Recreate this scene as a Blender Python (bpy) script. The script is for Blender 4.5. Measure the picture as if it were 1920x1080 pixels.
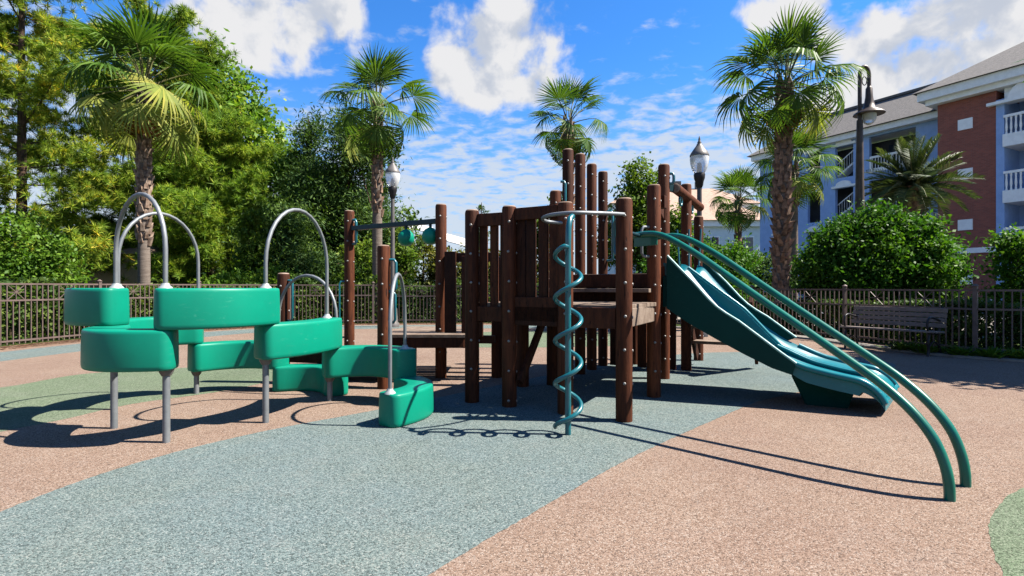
import bpy, bmesh, math, random
import numpy as np
from mathutils import Vector, Matrix, Quaternion

# ------------------------------------------------------------------ camera, sky, sun, exposure
scene = bpy.context.scene
for o in list(bpy.data.objects):
    bpy.data.objects.remove(o, do_unlink=True)
C = scene.collection
CAM_H, F, HZ = 1.2, 1000.0, 538.0            # metres, pixels, horizon row in the 1920x1080 photograph
cam_data = bpy.data.cameras.new('camera')
cam = bpy.data.objects.new('camera', cam_data); C.objects.link(cam)
cam.location = (0, 0, CAM_H); cam.rotation_euler = (math.pi/2, 0, 0)
cam_data.sensor_width = 36.0; cam_data.lens = 36.0*F/1920.0
cam_data.shift_y = -(540-HZ)/1920.0
cam_data.clip_start = 0.05; cam_data.clip_end = 3000
scene.camera = cam
SUN_EL, SUN_AZ = math.radians(53), math.radians(94.0)     # azimuth from +Y towards +X
sv = Vector((math.cos(SUN_EL)*math.sin(SUN_AZ), math.cos(SUN_EL)*math.cos(SUN_AZ), math.sin(SUN_EL)))
sun_data = bpy.data.lights.new('sun', 'SUN'); sun_data.energy = 5.0; sun_data.angle = math.radians(0.5)
sun_data.color = (1.0, 0.94, 0.85)
sun = bpy.data.objects.new('sun', sun_data); C.objects.link(sun)
sun.rotation_euler = sv.to_track_quat('Z', 'Y').to_euler(); sun.location = sv*60

vs = scene.view_settings
vs.view_transform = 'Standard'; vs.look = 'None'; vs.exposure = 1.95; vs.gamma = 1.0; vs.use_curve_mapping = False
scene.render.engine = 'CYCLES'
cy = scene.cycles
cy.use_denoising = True
cy.max_bounces = 8; cy.diffuse_bounces = 3; cy.glossy_bounces = 3; cy.transmission_bounces = 6; cy.transparent_max_bounces = 8
cy.caustics_reflective = False; cy.caustics_refractive = False
cy.sample_clamp_indirect = 8

world = bpy.data.worlds.new('World'); scene.world = world; world.use_nodes = True

class NT:
    """small node-tree helper"""
    def __init__(s, tree): s.t = tree; s.l = tree.links
    def n(s, kind, **kw):
        nd = s.t.nodes.new(kind)
        for k, v in kw.items():
            if hasattr(nd, k): setattr(nd, k, v)
        return nd
    def put(s, sock, val):
        if hasattr(val, 'is_output'): s.l.new(val, sock)
        elif val is not None: sock.default_value = val
    def math(s, op, a, b=None, c=None, clamp=False):
        nd = s.n('ShaderNodeMath', operation=op); nd.use_clamp = clamp
        s.put(nd.inputs[0], a)
        if b is not None: s.put(nd.inputs[1], b)
        if c is not None: s.put(nd.inputs[2], c)
        return nd.outputs[0]
    def vmath(s, op, a, b=None, scale=None):
        nd = s.n('ShaderNodeVectorMath', operation=op)
        s.put(nd.inputs[0], a)
        if b is not None: s.put(nd.inputs[1], b)
        if scale is not None: s.put(nd.inputs[3], scale)
        return nd.outputs['Value'] if op in ('DOT_PRODUCT', 'LENGTH') else nd.outputs[0]
    def noise(s, vec, scale, detail=4, rough=.5, dist=0.0):
        nd = s.n('ShaderNodeTexNoise'); s.put(nd.inputs['Vector'], vec)
        nd.inputs['Scale'].default_value = scale; nd.inputs['Detail'].default_value = detail
        nd.inputs['Roughness'].default_value = rough; nd.inputs['Distortion'].default_value = dist
        return nd.outputs['Fac']
    def step(s, x, lo, hi, smooth=True):
        nd = s.n('ShaderNodeMapRange'); nd.interpolation_type = 'SMOOTHSTEP' if smooth else 'LINEAR'
        s.put(nd.inputs['Value'], x); nd.inputs['From Min'].default_value = lo; nd.inputs['From Max'].default_value = hi
        return nd.outputs['Result']
    def mix(s, fac, a, b, mode='MIX'):
        nd = s.n('ShaderNodeMix', data_type='RGBA', blend_type=mode)
        s.put(nd.inputs[0], fac)
        for sock, v in ((nd.inputs[6], a), (nd.inputs[7], b)):
            if isinstance(v, (tuple, list)): v = tuple(v)+(1,) if len(v) == 3 else tuple(v)
            s.put(sock, v)
        return nd.outputs[2]
    def ramp(s, fac, stops, mode='LINEAR'):
        nd = s.n('ShaderNodeValToRGB'); cr = nd.color_ramp; cr.interpolation = mode
        while len(cr.elements) < len(stops): cr.elements.new(0.5)
        for e, (p, c) in zip(cr.elements, stops):
            e.position = p; e.color = tuple(c)+(1,)
        s.put(nd.inputs[0], fac)
        return nd.outputs[0]

def build_world():
    nt = NT(world.node_tree); world.node_tree.nodes.clear()
    out = nt.n('ShaderNodeOutputWorld'); bg = nt.n('ShaderNodeBackground')
    sky = nt.n('ShaderNodeTexSky', sky_type='NISHITA', sun_disc=False)
    sky.sun_elevation = SUN_EL; sky.sun_rotation = SUN_AZ
    sky.air_density = 1.0; sky.dust_density = 0.35; sky.ozone_density = 3.0
    hs = nt.n('ShaderNodeHueSaturation'); hs.inputs['Saturation'].default_value = 1.22; hs.inputs['Value'].default_value = 1.08
    nt.put(hs.inputs['Color'], sky.outputs[0])
    skyc = nt.mix(1.0, hs.outputs[0], (0.54, 0.90, 1.20), 'MULTIPLY')
    N = nt.n('ShaderNodeTexCoord').outputs['Generated']
    sep = nt.n('ShaderNodeSeparateXYZ'); nt.put(sep.inputs[0], N)
    z = sep.outputs[2]
    # puffy cumulus: direction-space fractal noise, gathered round a few banks
    fb = nt.noise(N, 13.0, 9, .54, .2)
    fb2 = nt.noise(nt.vmath('ADD', N, (0.022, -0.004, 0.040)), 13.0, 9, .54, .2)
    def d(px, py): return Vector(((px-960)/F, 1, (HZ-py)/F)).normalized()
    banks = [(945, 88, .108, .088), (862, 128, .065, .048), (985, 165, .075, .040), (905, 160, .08, .04), (520, 40, .125, .066), (455, 70, .09, .05), (610, 12, .07, .045),
             (1810, 30, .13, .055), (1640, 70, .075, .05), (1720, 130, .10, .045), (1600, 175, .08, .04), (1470, 14, .06, .03), (1880, 95, .10, .05), (1790, 165, .10, .035)]
    rng = random.Random(4)
    for k in range(9):                                           # the same weather goes on round the sky
        a = math.radians(60 + k*32 + rng.uniform(-9, 9)); e = math.radians(rng.uniform(14, 48))
        banks.append((Vector((math.sin(a)*math.cos(e), math.cos(a)*math.cos(e), math.sin(e))), None, rng.uniform(.10, .2), rng.uniform(.06, .1)))
    m = None
    for b in banks:
        c = b[0] if b[1] is None else d(b[0], b[1])
        r = Vector((c.y, -c.x, 0)).normalized(); u = r.cross(c).normalized()
        a_ = nt.vmath('DOT_PRODUCT', N, tuple(r/b[2])); b_ = nt.vmath('DOT_PRODUCT', N, tuple(u/b[3]))
        q = nt.math('SUBTRACT', 1.0, nt.math('ADD', nt.math('MULTIPLY', a_, a_), nt.math('MULTIPLY', b_, b_)))
        front = nt.math('MULTIPLY', nt.math('LESS_THAN', nt.vmath('DOT_PRODUCT', N, tuple(c)), 0.0), -9.0)
        q = nt.math('ADD', q, front)
        m = q if m is None else nt.math('SMOOTH_MAX', m, q, 0.25)
    m = nt.math('MAXIMUM', m, -1.2)
    dens = nt.math('ADD', nt.math('MULTIPLY', m, .62), nt.math('MULTIPLY', nt.math('SUBTRACT', fb, .5), 2.9))
    cum = nt.step(dens, -0.20, 0.40)
    core = nt.step(dens, 0.05, 1.0)
    lit = nt.step(nt.math('SUBTRACT', fb, fb2), -0.17, 0.07)
    cumc = nt.mix(lit, (2.94, 3.192, 3.696), (4.368, 4.368, 4.452))
    cumc = nt.mix(nt.math('MULTIPLY', core, nt.math('MULTIPLY', nt.math('SUBTRACT', 1.0, lit), .55)), cumc, (2.604, 2.856, 3.36))
    # rippled high layer, thicker towards the horizon
    zz = nt.math('ADD', nt.math('MAXIMUM', z, 0.0), .11)
    cmb = nt.n('ShaderNodeCombineXYZ')
    nt.put(cmb.inputs[0], nt.math('DIVIDE', sep.outputs[0], zz)); nt.put(cmb.inputs[1], nt.math('DIVIDE', sep.outputs[1], zz))
    mp = nt.n('ShaderNodeMapping'); nt.put(mp.inputs[0], cmb.outputs[0]); mp.inputs['Rotation'].default_value = (0, 0, math.radians(14)); mp.inputs['Scale'].default_value = (1.0, 1.1, 1)
    rip = nt.noise(mp.outputs[0], 8.5, 6, .58, .25)
    big = nt.noise(mp.outputs[0], .55, 3, .5)
    lay = nt.math('ADD', nt.math('MULTIPLY', nt.math('SUBTRACT', rip, .5), 3.6), nt.math('MULTIPLY', nt.math('SUBTRACT', big, .5), 1.6))
    lowb = nt.step(z, .42, .14)
    lay = nt.math('ADD', lay, nt.math('SUBTRACT', nt.math('MULTIPLY', lowb, 1.25), .55))
    layer = nt.math('MULTIPLY', nt.step(lay, -.35, .75), .86)
    haze = nt.math('MULTIPLY', nt.step(z, .40, .0), .60)
    col = nt.mix(haze, skyc, (1.68, 2.604, 4.032))
    col = nt.mix(layer, col, (3.528, 3.864, 4.284))
    col = nt.mix(cum, col, cumc)
    nt.put(bg.inputs[0], col); bg.inputs[1].default_value = 0.05
    nt.l.new(bg.outputs[0], out.inputs[0])
build_world()

# ------------------------------------------------------------------ materials
def new_mat(name):
    m = bpy.data.materials.new(name); m.use_nodes = True
    nt = NT(m.node_tree); b = m.node_tree.nodes['Principled BSDF']
    return m, nt, b
def ocoord(nt, scale=(1, 1, 1)):
    tc = nt.n('ShaderNodeTexCoord'); mp = nt.n('ShaderNodeMapping'); nt.put(mp.inputs[0], tc.outputs['Object']); mp.inputs['Scale'].default_value = scale
    return mp.outputs[0]
def bump(nt, b, h, strength=.3, dist=.01):
    bp = nt.n('ShaderNodeBump'); bp.inputs['Strength'].default_value = strength; bp.inputs['Distance'].default_value = dist
    nt.put(bp.inputs['Height'], h); nt.l.new(bp.outputs[0], b.inputs['Normal'])
def mat(name, c1, c2=None, scale=4.0, rough=.6, metal=0.0, bmp=.15, bdist=.005, stretch=(1, 1, 1), coat=0.0, spec=.22, lo=.35, hi=.65, fine=None):
    m, nt, b = new_mat(name)
    v = ocoord(nt, stretch)
    nz = nt.noise(v, scale, 6, .6)
    c2 = c2 or tuple(x*.8 for x in c1)
    col = nt.mix(nt.step(nz, lo, hi), c1, c2)
    if fine:                                                     # fine grime or grain on top
        g = nt.noise(v, fine, 5, .65)
        col = nt.mix(nt.math('MULTIPLY', nt.step(g, .45, .75), .35), col, tuple(x*.55 for x in c1))
        nz = nt.math('ADD', nz, g)
    nt.put(b.inputs['Base Color'], col)
    nt.put(b.inputs['Roughness'], nt.math('ADD', nt.math('MULTIPLY', nt.math('SUBTRACT', nz, .5), .22), rough))
    b.inputs['Metallic'].default_value = metal; b.inputs['Coat Weight'].default_value = coat
    b.inputs['Specular IOR Level'].default_value = spec
    if bmp: bump(nt, b, nz, bmp, bdist)
    return m
def rubber(name, stops, tint, scale=165):
    m, nt, b = new_mat(name)
    v = ocoord(nt)
    w = nt.n('ShaderNodeTexVoronoi'); nt.put(w.inputs['Vector'], v); w.inputs['Scale'].default_value = scale
    sp = nt.n('ShaderNodeSeparateColor'); nt.put(sp.inputs[0], w.outputs['Color'])
    col = nt.ramp(sp.outputs[0], stops, 'CONSTANT')
    n2 = nt.noise(v, .9, 5, .6); n3 = nt.noise(v, 9, 4, .6)
    col = nt.mix(nt.step(n2, .3, .7), col, nt.mix(1.0, col, tint, 'MULTIPLY'))
    col = nt.mix(nt.math('MULTIPLY', nt.step(n3, .52, .8), .22), col, nt.mix(1.0, col, (.72, .70, .68), 'MULTIPLY'))
    st = nt.noise(v, 2.3, 7, .7)                                  # scuffed, dusty patches
    col = nt.mix(nt.math('MULTIPLY', nt.step(st, .58, .72), .30), col, nt.mix(1.0, col, (.80, .76, .72), 'MULTIPLY'))
    wp = nt.noise(v, .45, 6, .62, .6)                             # trodden, dirtier areas and pale dried puddle rims
    col = nt.mix(nt.math('MULTIPLY', nt.step(wp, .54, .66), .35), col, nt.mix(1.0, col, (.70, .69, .68), 'MULTIPLY'))
    rim = nt.math('SUBTRACT', 1.0, nt.math('MULTIPLY', nt.math('ABSOLUTE', nt.math('SUBTRACT', wp, .47)), 60.0), clamp=True)
    col = nt.mix(nt.math('MULTIPLY', rim, .05), col, (.25, .23, .21))
    nt.put(b.inputs['Base Color'], col); b.inputs['Roughness'].default_value = .95; b.inputs['Specular IOR Level'].default_value = .05
    bump(nt, b, nt.math('SUBTRACT', 1.0, w.outputs['Distance']), .5, .008)
    return m
def leafmat(name, stops, trans=.32, rough=.5):
    m, nt, b = new_mat(name)
    g = nt.n('ShaderNodeNewGeometry'); oi = nt.n('ShaderNodeObjectInfo')
    v = ocoord(nt); big = nt.noise(v, .8, 3, .5)
    f = nt.math('ADD', nt.math('MULTIPLY', g.outputs['Random Per Island'], .62), nt.math('MULTIPLY', nt.step(big, .3, .7), .38))
    f = nt.math('ADD', f, nt.math('MULTIPLY', nt.math('SUBTRACT', oi.outputs['Random'], .5), .18), clamp=True)
    col = nt.ramp(f, stops)
    nt.put(b.inputs['Base Color'], col); b.inputs['Roughness'].default_value = rough; b.inputs['Specular IOR Level'].default_value = .10
    tr = nt.n('ShaderNodeBsdfTranslucent'); nt.put(tr.inputs[0], nt.mix(1.0, col, (1.35, 1.45, .55), 'MULTIPLY'))
    mx = nt.n('ShaderNodeMixShader'); mx.inputs[0].default_value = trans
    nt.l.new(b.outputs[0], mx.inputs[1]); nt.l.new(tr.outputs[0], mx.inputs[2])
    nt.l.new(mx.outputs[0], m.node_tree.nodes['Material Output'].inputs[0])
    return m
def brickmat(name):
    m, nt, b = new_mat(name)
    tc = nt.n('ShaderNodeTexCoord'); mp = nt.n('ShaderNodeMapping'); nt.put(mp.inputs[0], tc.outputs['Object'])
    # facade runs along (.475,-.88): turn it onto x, height onto y
    sp = nt.n('ShaderNodeSeparateXYZ'); nt.put(sp.inputs[0], tc.outputs['Object'])
    run = nt.math('SUBTRACT', nt.math('MULTIPLY', sp.outputs[0], .475), nt.math('MULTIPLY', sp.outputs[1], .88))
    cm = nt.n('ShaderNodeCombineXYZ'); nt.put(cm.inputs[0], run); nt.put(cm.inputs[1], sp.outputs[2])
    bt = nt.n('ShaderNodeTexBrick'); nt.put(bt.inputs['Vector'], cm.outputs[0])
    bt.inputs['Color1'].default_value = (.30, .082, .05, 1); bt.inputs['Color2'].default_value = (.20, .052, .034, 1); bt.inputs['Mortar'].default_value = (.20, .115, .09, 1)
    bt.inputs['Scale'].default_value = 1.0; bt.inputs['Mortar Size'].default_value = .008; bt.inputs['Brick Width'].default_value = .22; bt.inputs['Row Height'].default_value = .075
    nz = nt.noise(tc.outputs['Object'], 1.2, 4, .6)
    nt.put(b.inputs['Base Color'], nt.mix(nt.math('MULTIPLY', nz, .6), bt.outputs[0], (.16, .05, .035)))
    b.inputs['Roughness'].default_value = .85
    return m

def timber(name, c1, c2, stretch):
    m, nt, b = new_mat(name); v = ocoord(nt, stretch); oi = nt.n('ShaderNodeObjectInfo')
    g = nt.noise(v, 4.5, 7, .62, .3); f = nt.noise(v, 17, 5, .7); ck = nt.noise(v, 8.5, 2, .4)
    col = nt.mix(nt.step(g, .32, .68), c1, c2)
    col = nt.mix(nt.math('MULTIPLY', nt.step(f, .48, .72), .40), col, tuple(x*.45 for x in c1))
    pale = nt.noise(ocoord(nt), 2.2, 4, .6)
    col = nt.mix(nt.math('MULTIPLY', nt.step(pale, .55, .8), .30), col, tuple(min(1, x*1.7+.006) for x in c1))
    crack = nt.step(ck, .69, .735); col = nt.mix(nt.math('MULTIPLY', crack, .8), col, (.004, .002, .0015))
    tone = nt.math('ADD', nt.math('MULTIPLY', oi.outputs['Random'], .85), .62)
    cm = nt.n('ShaderNodeCombineXYZ')
    for i in range(3): nt.put(cm.inputs[i], tone)
    col = nt.mix(1.0, col, cm.outputs[0], 'MULTIPLY')
    nt.put(b.inputs['Base Color'], col); nt.put(b.inputs['Roughness'], nt.math('ADD', nt.math('MULTIPLY', f, .25), .55)); b.inputs['Specular IOR Level'].default_value = .12
    bump(nt, b, nt.math('SUBTRACT', nt.math('ADD', nt.math('MULTIPLY', g, .6), nt.math('MULTIPLY', f, .3)), nt.math('MULTIPLY', crack, .8)), .6, .012)
    return m
def plastic(name, c1, c2, rough, scuff, amt=.35, spec=.2):
    m, nt, b = new_mat(name); v = ocoord(nt)
    n1 = nt.noise(v, 2.0, 5, .6); s1 = nt.noise(ocoord(nt, (1, 1, 3.5)), 13, 6, .72, .4); s2 = nt.noise(ocoord(nt, (9, 2, 9)), 9, 3, .6); n3 = nt.noise(v, 1.1, 4, .6)
    col = nt.mix(nt.step(n1, .3, .7), c1, c2)
    sc_ = nt.math('MULTIPLY', nt.step(s1, .56, .72), nt.step(n3, .40, .62)); ln = nt.step(s2, .70, .74)
    col = nt.mix(nt.math('MULTIPLY', sc_, amt), col, scuff); col = nt.mix(nt.math('MULTIPLY', ln, amt*.6), col, scuff)
    gd = nt.noise(v, 34, 5, .7); col = nt.mix(nt.math('MULTIPLY', nt.step(gd, .56, .8), .22), col, tuple(x*.4+.006 for x in c1))
    nt.put(b.inputs['Base Color'], col); nt.put(b.inputs['Roughness'], nt.math('ADD', nt.math('MULTIPLY', sc_, .3), rough)); b.inputs['Specular IOR Level'].default_value = spec
    bump(nt, b, nt.math('ADD', n1, nt.math('MULTIPLY', gd, .15)), .10, .006)
    return m
M = {}
M['tan'] = rubber('tan_rubber', [(0, (0.0689, 0.0498, 0.0385)), (0.16, (0.1209, 0.0823, 0.0598)), (0.42, (0.1556, 0.1094, 0.082)), (0.68, (0.1848, 0.1367, 0.1058)), (0.9, (0.2194, 0.1802, 0.1485))], (.90, .87, .88))
M['blue'] = rubber('blue_rubber', [(0, (0.0356, 0.0447, 0.0418)), (0.16, (0.0597, 0.076, 0.0719)), (0.42, (0.086, 0.1102, 0.103)), (0.68, (0.1155, 0.1392, 0.1272)), (0.9, (0.1627, 0.1746, 0.1567))], (.95, 1.0, 1.08))
M['grn'] = rubber('green_rubber', [(0, (0.0366, 0.0441, 0.0297)), (0.16, (0.0602, 0.077, 0.0503)), (0.42, (0.0864, 0.1089, 0.0718)), (0.68, (0.1077, 0.1294, 0.089)), (0.9, (0.1408, 0.1544, 0.1138))], (.95, 1.0, .92))
M['mulch'] = rubber('mulch', [(0, (0.0238, 0.012, 0.0068)), (.3, (0.0681, 0.0341, 0.0205)), (.6, (0.1158, 0.0647, 0.0408)), (.85, (0.1703, 0.1158, 0.0817))], (.8, .8, .8), 28)
M['grass'] = rubber('turf', [(0, (0.0091, 0.0159, 0.0036)), (.3, (0.0227, 0.0386, 0.0082)), (.6, (0.0363, 0.0545, 0.0136)), (.85, (0.0636, 0.0772, 0.0227))], (.8, .85, .7), 30)
M['concrete'] = mat('concrete', (0.1771, 0.16, 0.1362), (0.143, 0.1294, 0.1124), 1.6, .9, bmp=.2, fine=22)
M['asphalt'] = mat('asphalt', (.10, .105, .115), (.075, .08, .09), 2.0, .85, fine=30)
M['wood'] = timber('stained_log', (0.0672, 0.02, 0.0076), (0.0286, 0.0084, 0.0038), (7, 7, .7))
M['board'] = timber('stained_board', (0.048, 0.0146, 0.0059), (0.0208, 0.0067, 0.0034), (6, 6, 1.0))
M['endgrain'] = mat('bleached_end_grain', (0.2058, 0.1519, 0.1176), (0.1274, 0.0833, 0.0588), 9, .85, fine=40)
M['deck'] = mat('weathered_deck', (0.1496, 0.1121, 0.0851), (0.0955, 0.0665, 0.0478), 4, .85, bmp=.5, stretch=(2, 2, 2), fine=18, spec=.25)
M['bolt'] = mat('bolt_steel', (0.1764, 0.1715, 0.1617), (0.1348, 0.1298, 0.1225), 30, .45, .35, bmp=0)
M['pod'] = plastic('green_plastic', (0.0008, 0.1528, 0.095), (0.0017, 0.1319, 0.0838), 0.4, (0.1, 0.3, 0.22), .16)
M['steel'] = mat('galvanised_steel', (0.1656, 0.1754, 0.1821), (0.1258, 0.1357, 0.1423), 7, .45, .45, bmp=.06, fine=50)
M['white_collar'] = mat('pale_collar', (0.2604, 0.2772, 0.2772), (0.21, 0.2268, 0.2268), 9, .5, .2)
M['teal_tube'] = mat('teal_painted_tube', (0.0026, 0.0794, 0.0947), (0.0021, 0.0589, 0.0741), 8, .33, .0, bmp=.05, coat=.3, spec=.5)
M['green_tube'] = mat('green_painted_tube', (0.0029, 0.0963, 0.065), (0.0024, 0.0746, 0.0506), 8, .35, .0, bmp=.05, coat=.3)
M['slide'] = plastic('blue_slide_plastic', (.0015, .112, .132), (.0015, .092, .112), .28, (.10, .24, .27), .3, .3)
M['panel'] = plastic('dark_green_panel', (0.0012, 0.0325, 0.0273), (0.0012, 0.0263, 0.0223), 0.42, (0.08, 0.16, 0.14), .35, .08)
M['panel_edge'] = mat('pale_panel_edge', (0.272, 0.4, 0.368), (0.192, 0.32, 0.296), 12, .5)
M['dark_teal'] = mat('dark_teal_steel', (.008, .028, .036), (.006, .02, .026), 9, .4, .2)
M['fence'] = mat('bronze_fence_paint', (0.1055, 0.0766, 0.067), (0.0797, 0.0574, 0.0498), 6, .5, .1, bmp=.05)
M['iron'] = mat('black_iron', (.014, .014, .016), (.02, .018, .018), 9, .45, .3)
M['slat'] = mat('grey_bench_slat', (0.1629, 0.1309, 0.1133), (0.1133, 0.0921, 0.0813), 5, .75, bmp=.35, stretch=(2, 2, 8), fine=22)
M['lamp_grey'] = mat('grey_lamp_post', (0.1084, 0.1011, 0.0939), (0.0831, 0.0759, 0.0722), 6, .5, .2)
M['lamp_dark'] = mat('dark_lamp_post', (.050, .050, .055), (.035, .035, .04), 6, .45, .2)
M['lamp_brown'] = mat('brown_street_lamp', (.075, .055, .045), (.05, .038, .03), 6, .45, .2)
def globe():
    m, nt, b = new_mat('ribbed_lamp_glass')
    b.inputs['Base Color'].default_value = (.86, .88, .90, 1); b.inputs['Roughness'].default_value = .22
    b.inputs['Transmission Weight'].default_value = .55; b.inputs['IOR'].default_value = 1.2
    return m
M['globe'] = globe()
M['brick'] = brickmat('red_brick')
M['blue_wall'] = mat('blue_stucco', (0.276, 0.3967, 0.644), (0.2472, 0.3622, 0.598), 3, .85, fine=30)
M['trim'] = mat('white_trim', (.78, .78, .77), (.70, .70, .69), 4, .6)
M['shingle'] = mat('roof_shingle', (.125, .115, .108), (.085, .08, .076), 6, .9, bmp=.4, bdist=.03, stretch=(1, 1, 4), fine=9)
M['tan_roof'] = mat('tan_roof', (0.28, 0.196, 0.1505), (0.224, 0.1575, 0.1225), 3, .9, fine=9)
M['cream_wall'] = mat('pale_blue_wall', (.55, .62, .66), (.50, .57, .61), 2, .85)
M['tan_wall'] = mat('tan_stucco', (.36, .26, .19), (.30, .22, .16), 2, .9)
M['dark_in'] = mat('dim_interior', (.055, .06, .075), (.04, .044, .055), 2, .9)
def glass():
    m, nt, b = new_mat('window_glass')
    b.inputs['Base Color'].default_value = (.03, .045, .07, 1); b.inputs['Roughness'].default_value = .06; b.inputs['Specular IOR Level'].default_value = .8
    return m
M['glass'] = glass()
M['canopy'] = mat('white_canvas', (0.4165, 0.4116, 0.4018), (0.3822, 0.3773, 0.3675), 3, .7)
M['bark'] = mat('pine_bark', (0.0896, 0.056, 0.0392), (0.042, 0.0269, 0.0196), 6, .95, bmp=.8, bdist=.03, stretch=(3, 3, .6), fine=12)
M['palm_smooth'] = mat('palm_trunk_smooth', (0.133, 0.1077, 0.0881), (0.09, 0.0704, 0.0568), 4, .9, bmp=.6, bdist=.02, stretch=(1, 1, 9), fine=14)
M['boot'] = mat('palm_boot', (0.2276, 0.1706, 0.128), (0.0854, 0.0513, 0.0341), 7, .9, bmp=.4, fine=20)
M['boot_dark'] = mat('palm_boot_dark', (.24, .15, .10), (.075, .046, .032), 7, .9, bmp=.4, fine=20)
M['petiole'] = mat('petiole', (0.112, 0.1232, 0.0336), (0.0784, 0.0672, 0.028), 5, .6)
M['fan'] = leafmat('fan_leaf', [(0, (0.021, 0.0496, 0.0086)), (.5, (0.0467, 0.0946, 0.0145)), (1, (0.0992, 0.1487, 0.0246))], .30)
M['fan_y'] = leafmat('fan_leaf_yellowing', [(0, (0.0804, 0.1206, 0.0241)), (.5, (0.1686, 0.2009, 0.0441)), (1, (0.3053, 0.2731, 0.0562))], .35)
M['fan_d'] = leafmat('fan_leaf_dead', [(0, (0.0636, 0.035, 0.014)), (.5, (0.1527, 0.0859, 0.0318)), (1, (0.2673, 0.1591, 0.0382))], .2, .8)
M['date'] = leafmat('date_leaf', [(0, (0.014, 0.0286, 0.0105)), (.5, (0.0385, 0.0605, 0.0215)), (1, (0.1051, 0.1209, 0.0454))], .2)
M['pine'] = leafmat('pine_needle', [(0, (0.0358, 0.0828, 0.0138)), (.45, (0.1224, 0.1933, 0.023)), (.8, (0.2734, 0.3039, 0.0346)), (1, (0.5179, 0.3452, 0.0346))], .30, .6)
M['pine2'] = leafmat('pine_needle_fresh', [(0, (0.04, 0.0888, 0.0139)), (.5, (0.1198, 0.2047, 0.0218)), (1, (0.3197, 0.3412, 0.0348))], .30, .6)
M['elm'] = leafmat('autumn_leaf', [(0, (0.0361, 0.0843, 0.0145)), (.55, (0.1024, 0.1865, 0.024)), (.88, (0.2407, 0.2768, 0.0361)), (.95, (0.4333, 0.1684, 0.0361)), (1, (0.5055, 0.1444, 0.0361))], .34)
M['dark_leaf'] = leafmat('dark_conifer', [(0, (.013, .032, .010)), (.55, (.038, .076, .017)), (1, (.11, .165, .03))], .25, .6)
M['shrub'] = leafmat('bright_shrub', [(0, (0.0356, 0.0844, 0.0091)), (.5, (0.0747, 0.1428, 0.0143)), (1, (0.1493, 0.2077, 0.026))], .36)
M['bush'] = leafmat('glossy_bush', [(0, (0.0126, 0.0487, 0.0058)), (.5, (0.0344, 0.0945, 0.0092)), (1, (0.0917, 0.1661, 0.0172))], .34, .52)
M['hedge'] = leafmat('hedge_leaf', [(0, (0.0132, 0.0329, 0.0079)), (.5, (0.0396, 0.0724, 0.0145)), (1, (0.112, 0.1449, 0.0297))], .3)
M['ochre'] = leafmat('olive_bush', [(0, (0.0243, 0.0352, 0.0097)), (.5, (0.0703, 0.0812, 0.0163)), (1, (0.1623, 0.1406, 0.027))], .3)
M['lime'] = leafmat('lime_tree', [(0, (0.0243, 0.0595, 0.0076)), (.5, (0.0649, 0.1136, 0.013)), (1, (0.1406, 0.1785, 0.027))], .36)

# ------------------------------------------------------------------ geometry helpers
ORG = {}
def gp(x, y): d = CAM_H*F/(y-HZ); return Vector(((x-960)*d/F, d, 0))      # ground point seen at a photo pixel
def at(x, y, d): return Vector(((x-960)*d/F, d, CAM_H-(y-HZ)*d/F))        # point at distance d seen at a photo pixel
def tag(o, label=None, cat=None, group=None, kind=None):
    for k, v in (('label', label), ('category', cat), ('group', group), ('kind', kind)):
        if v: o[k] = v
    return o
def thing(name, label, cat, loc=(0, 0, 0), group=None):
    o = bpy.data.objects.new(name, None); C.objects.link(o); o.location = loc; o.empty_display_size = .2
    ORG[o] = Vector(loc); return tag(o, label, cat, group)
def link(name, me, parent=None, loc=None, rot=None, scale=None):
    o = bpy.data.objects.new(name, me); C.objects.link(o)
    if parent is not None: o.parent = parent
    org = ORG.get(parent, Vector((0, 0, 0)))
    if loc is not None: o.location = Vector(loc)-org
    if rot is not None: o.rotation_euler = rot
    if scale is not None: o.scale = scale
    ORG[o] = org if loc is None else Vector(loc)
    return o
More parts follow.
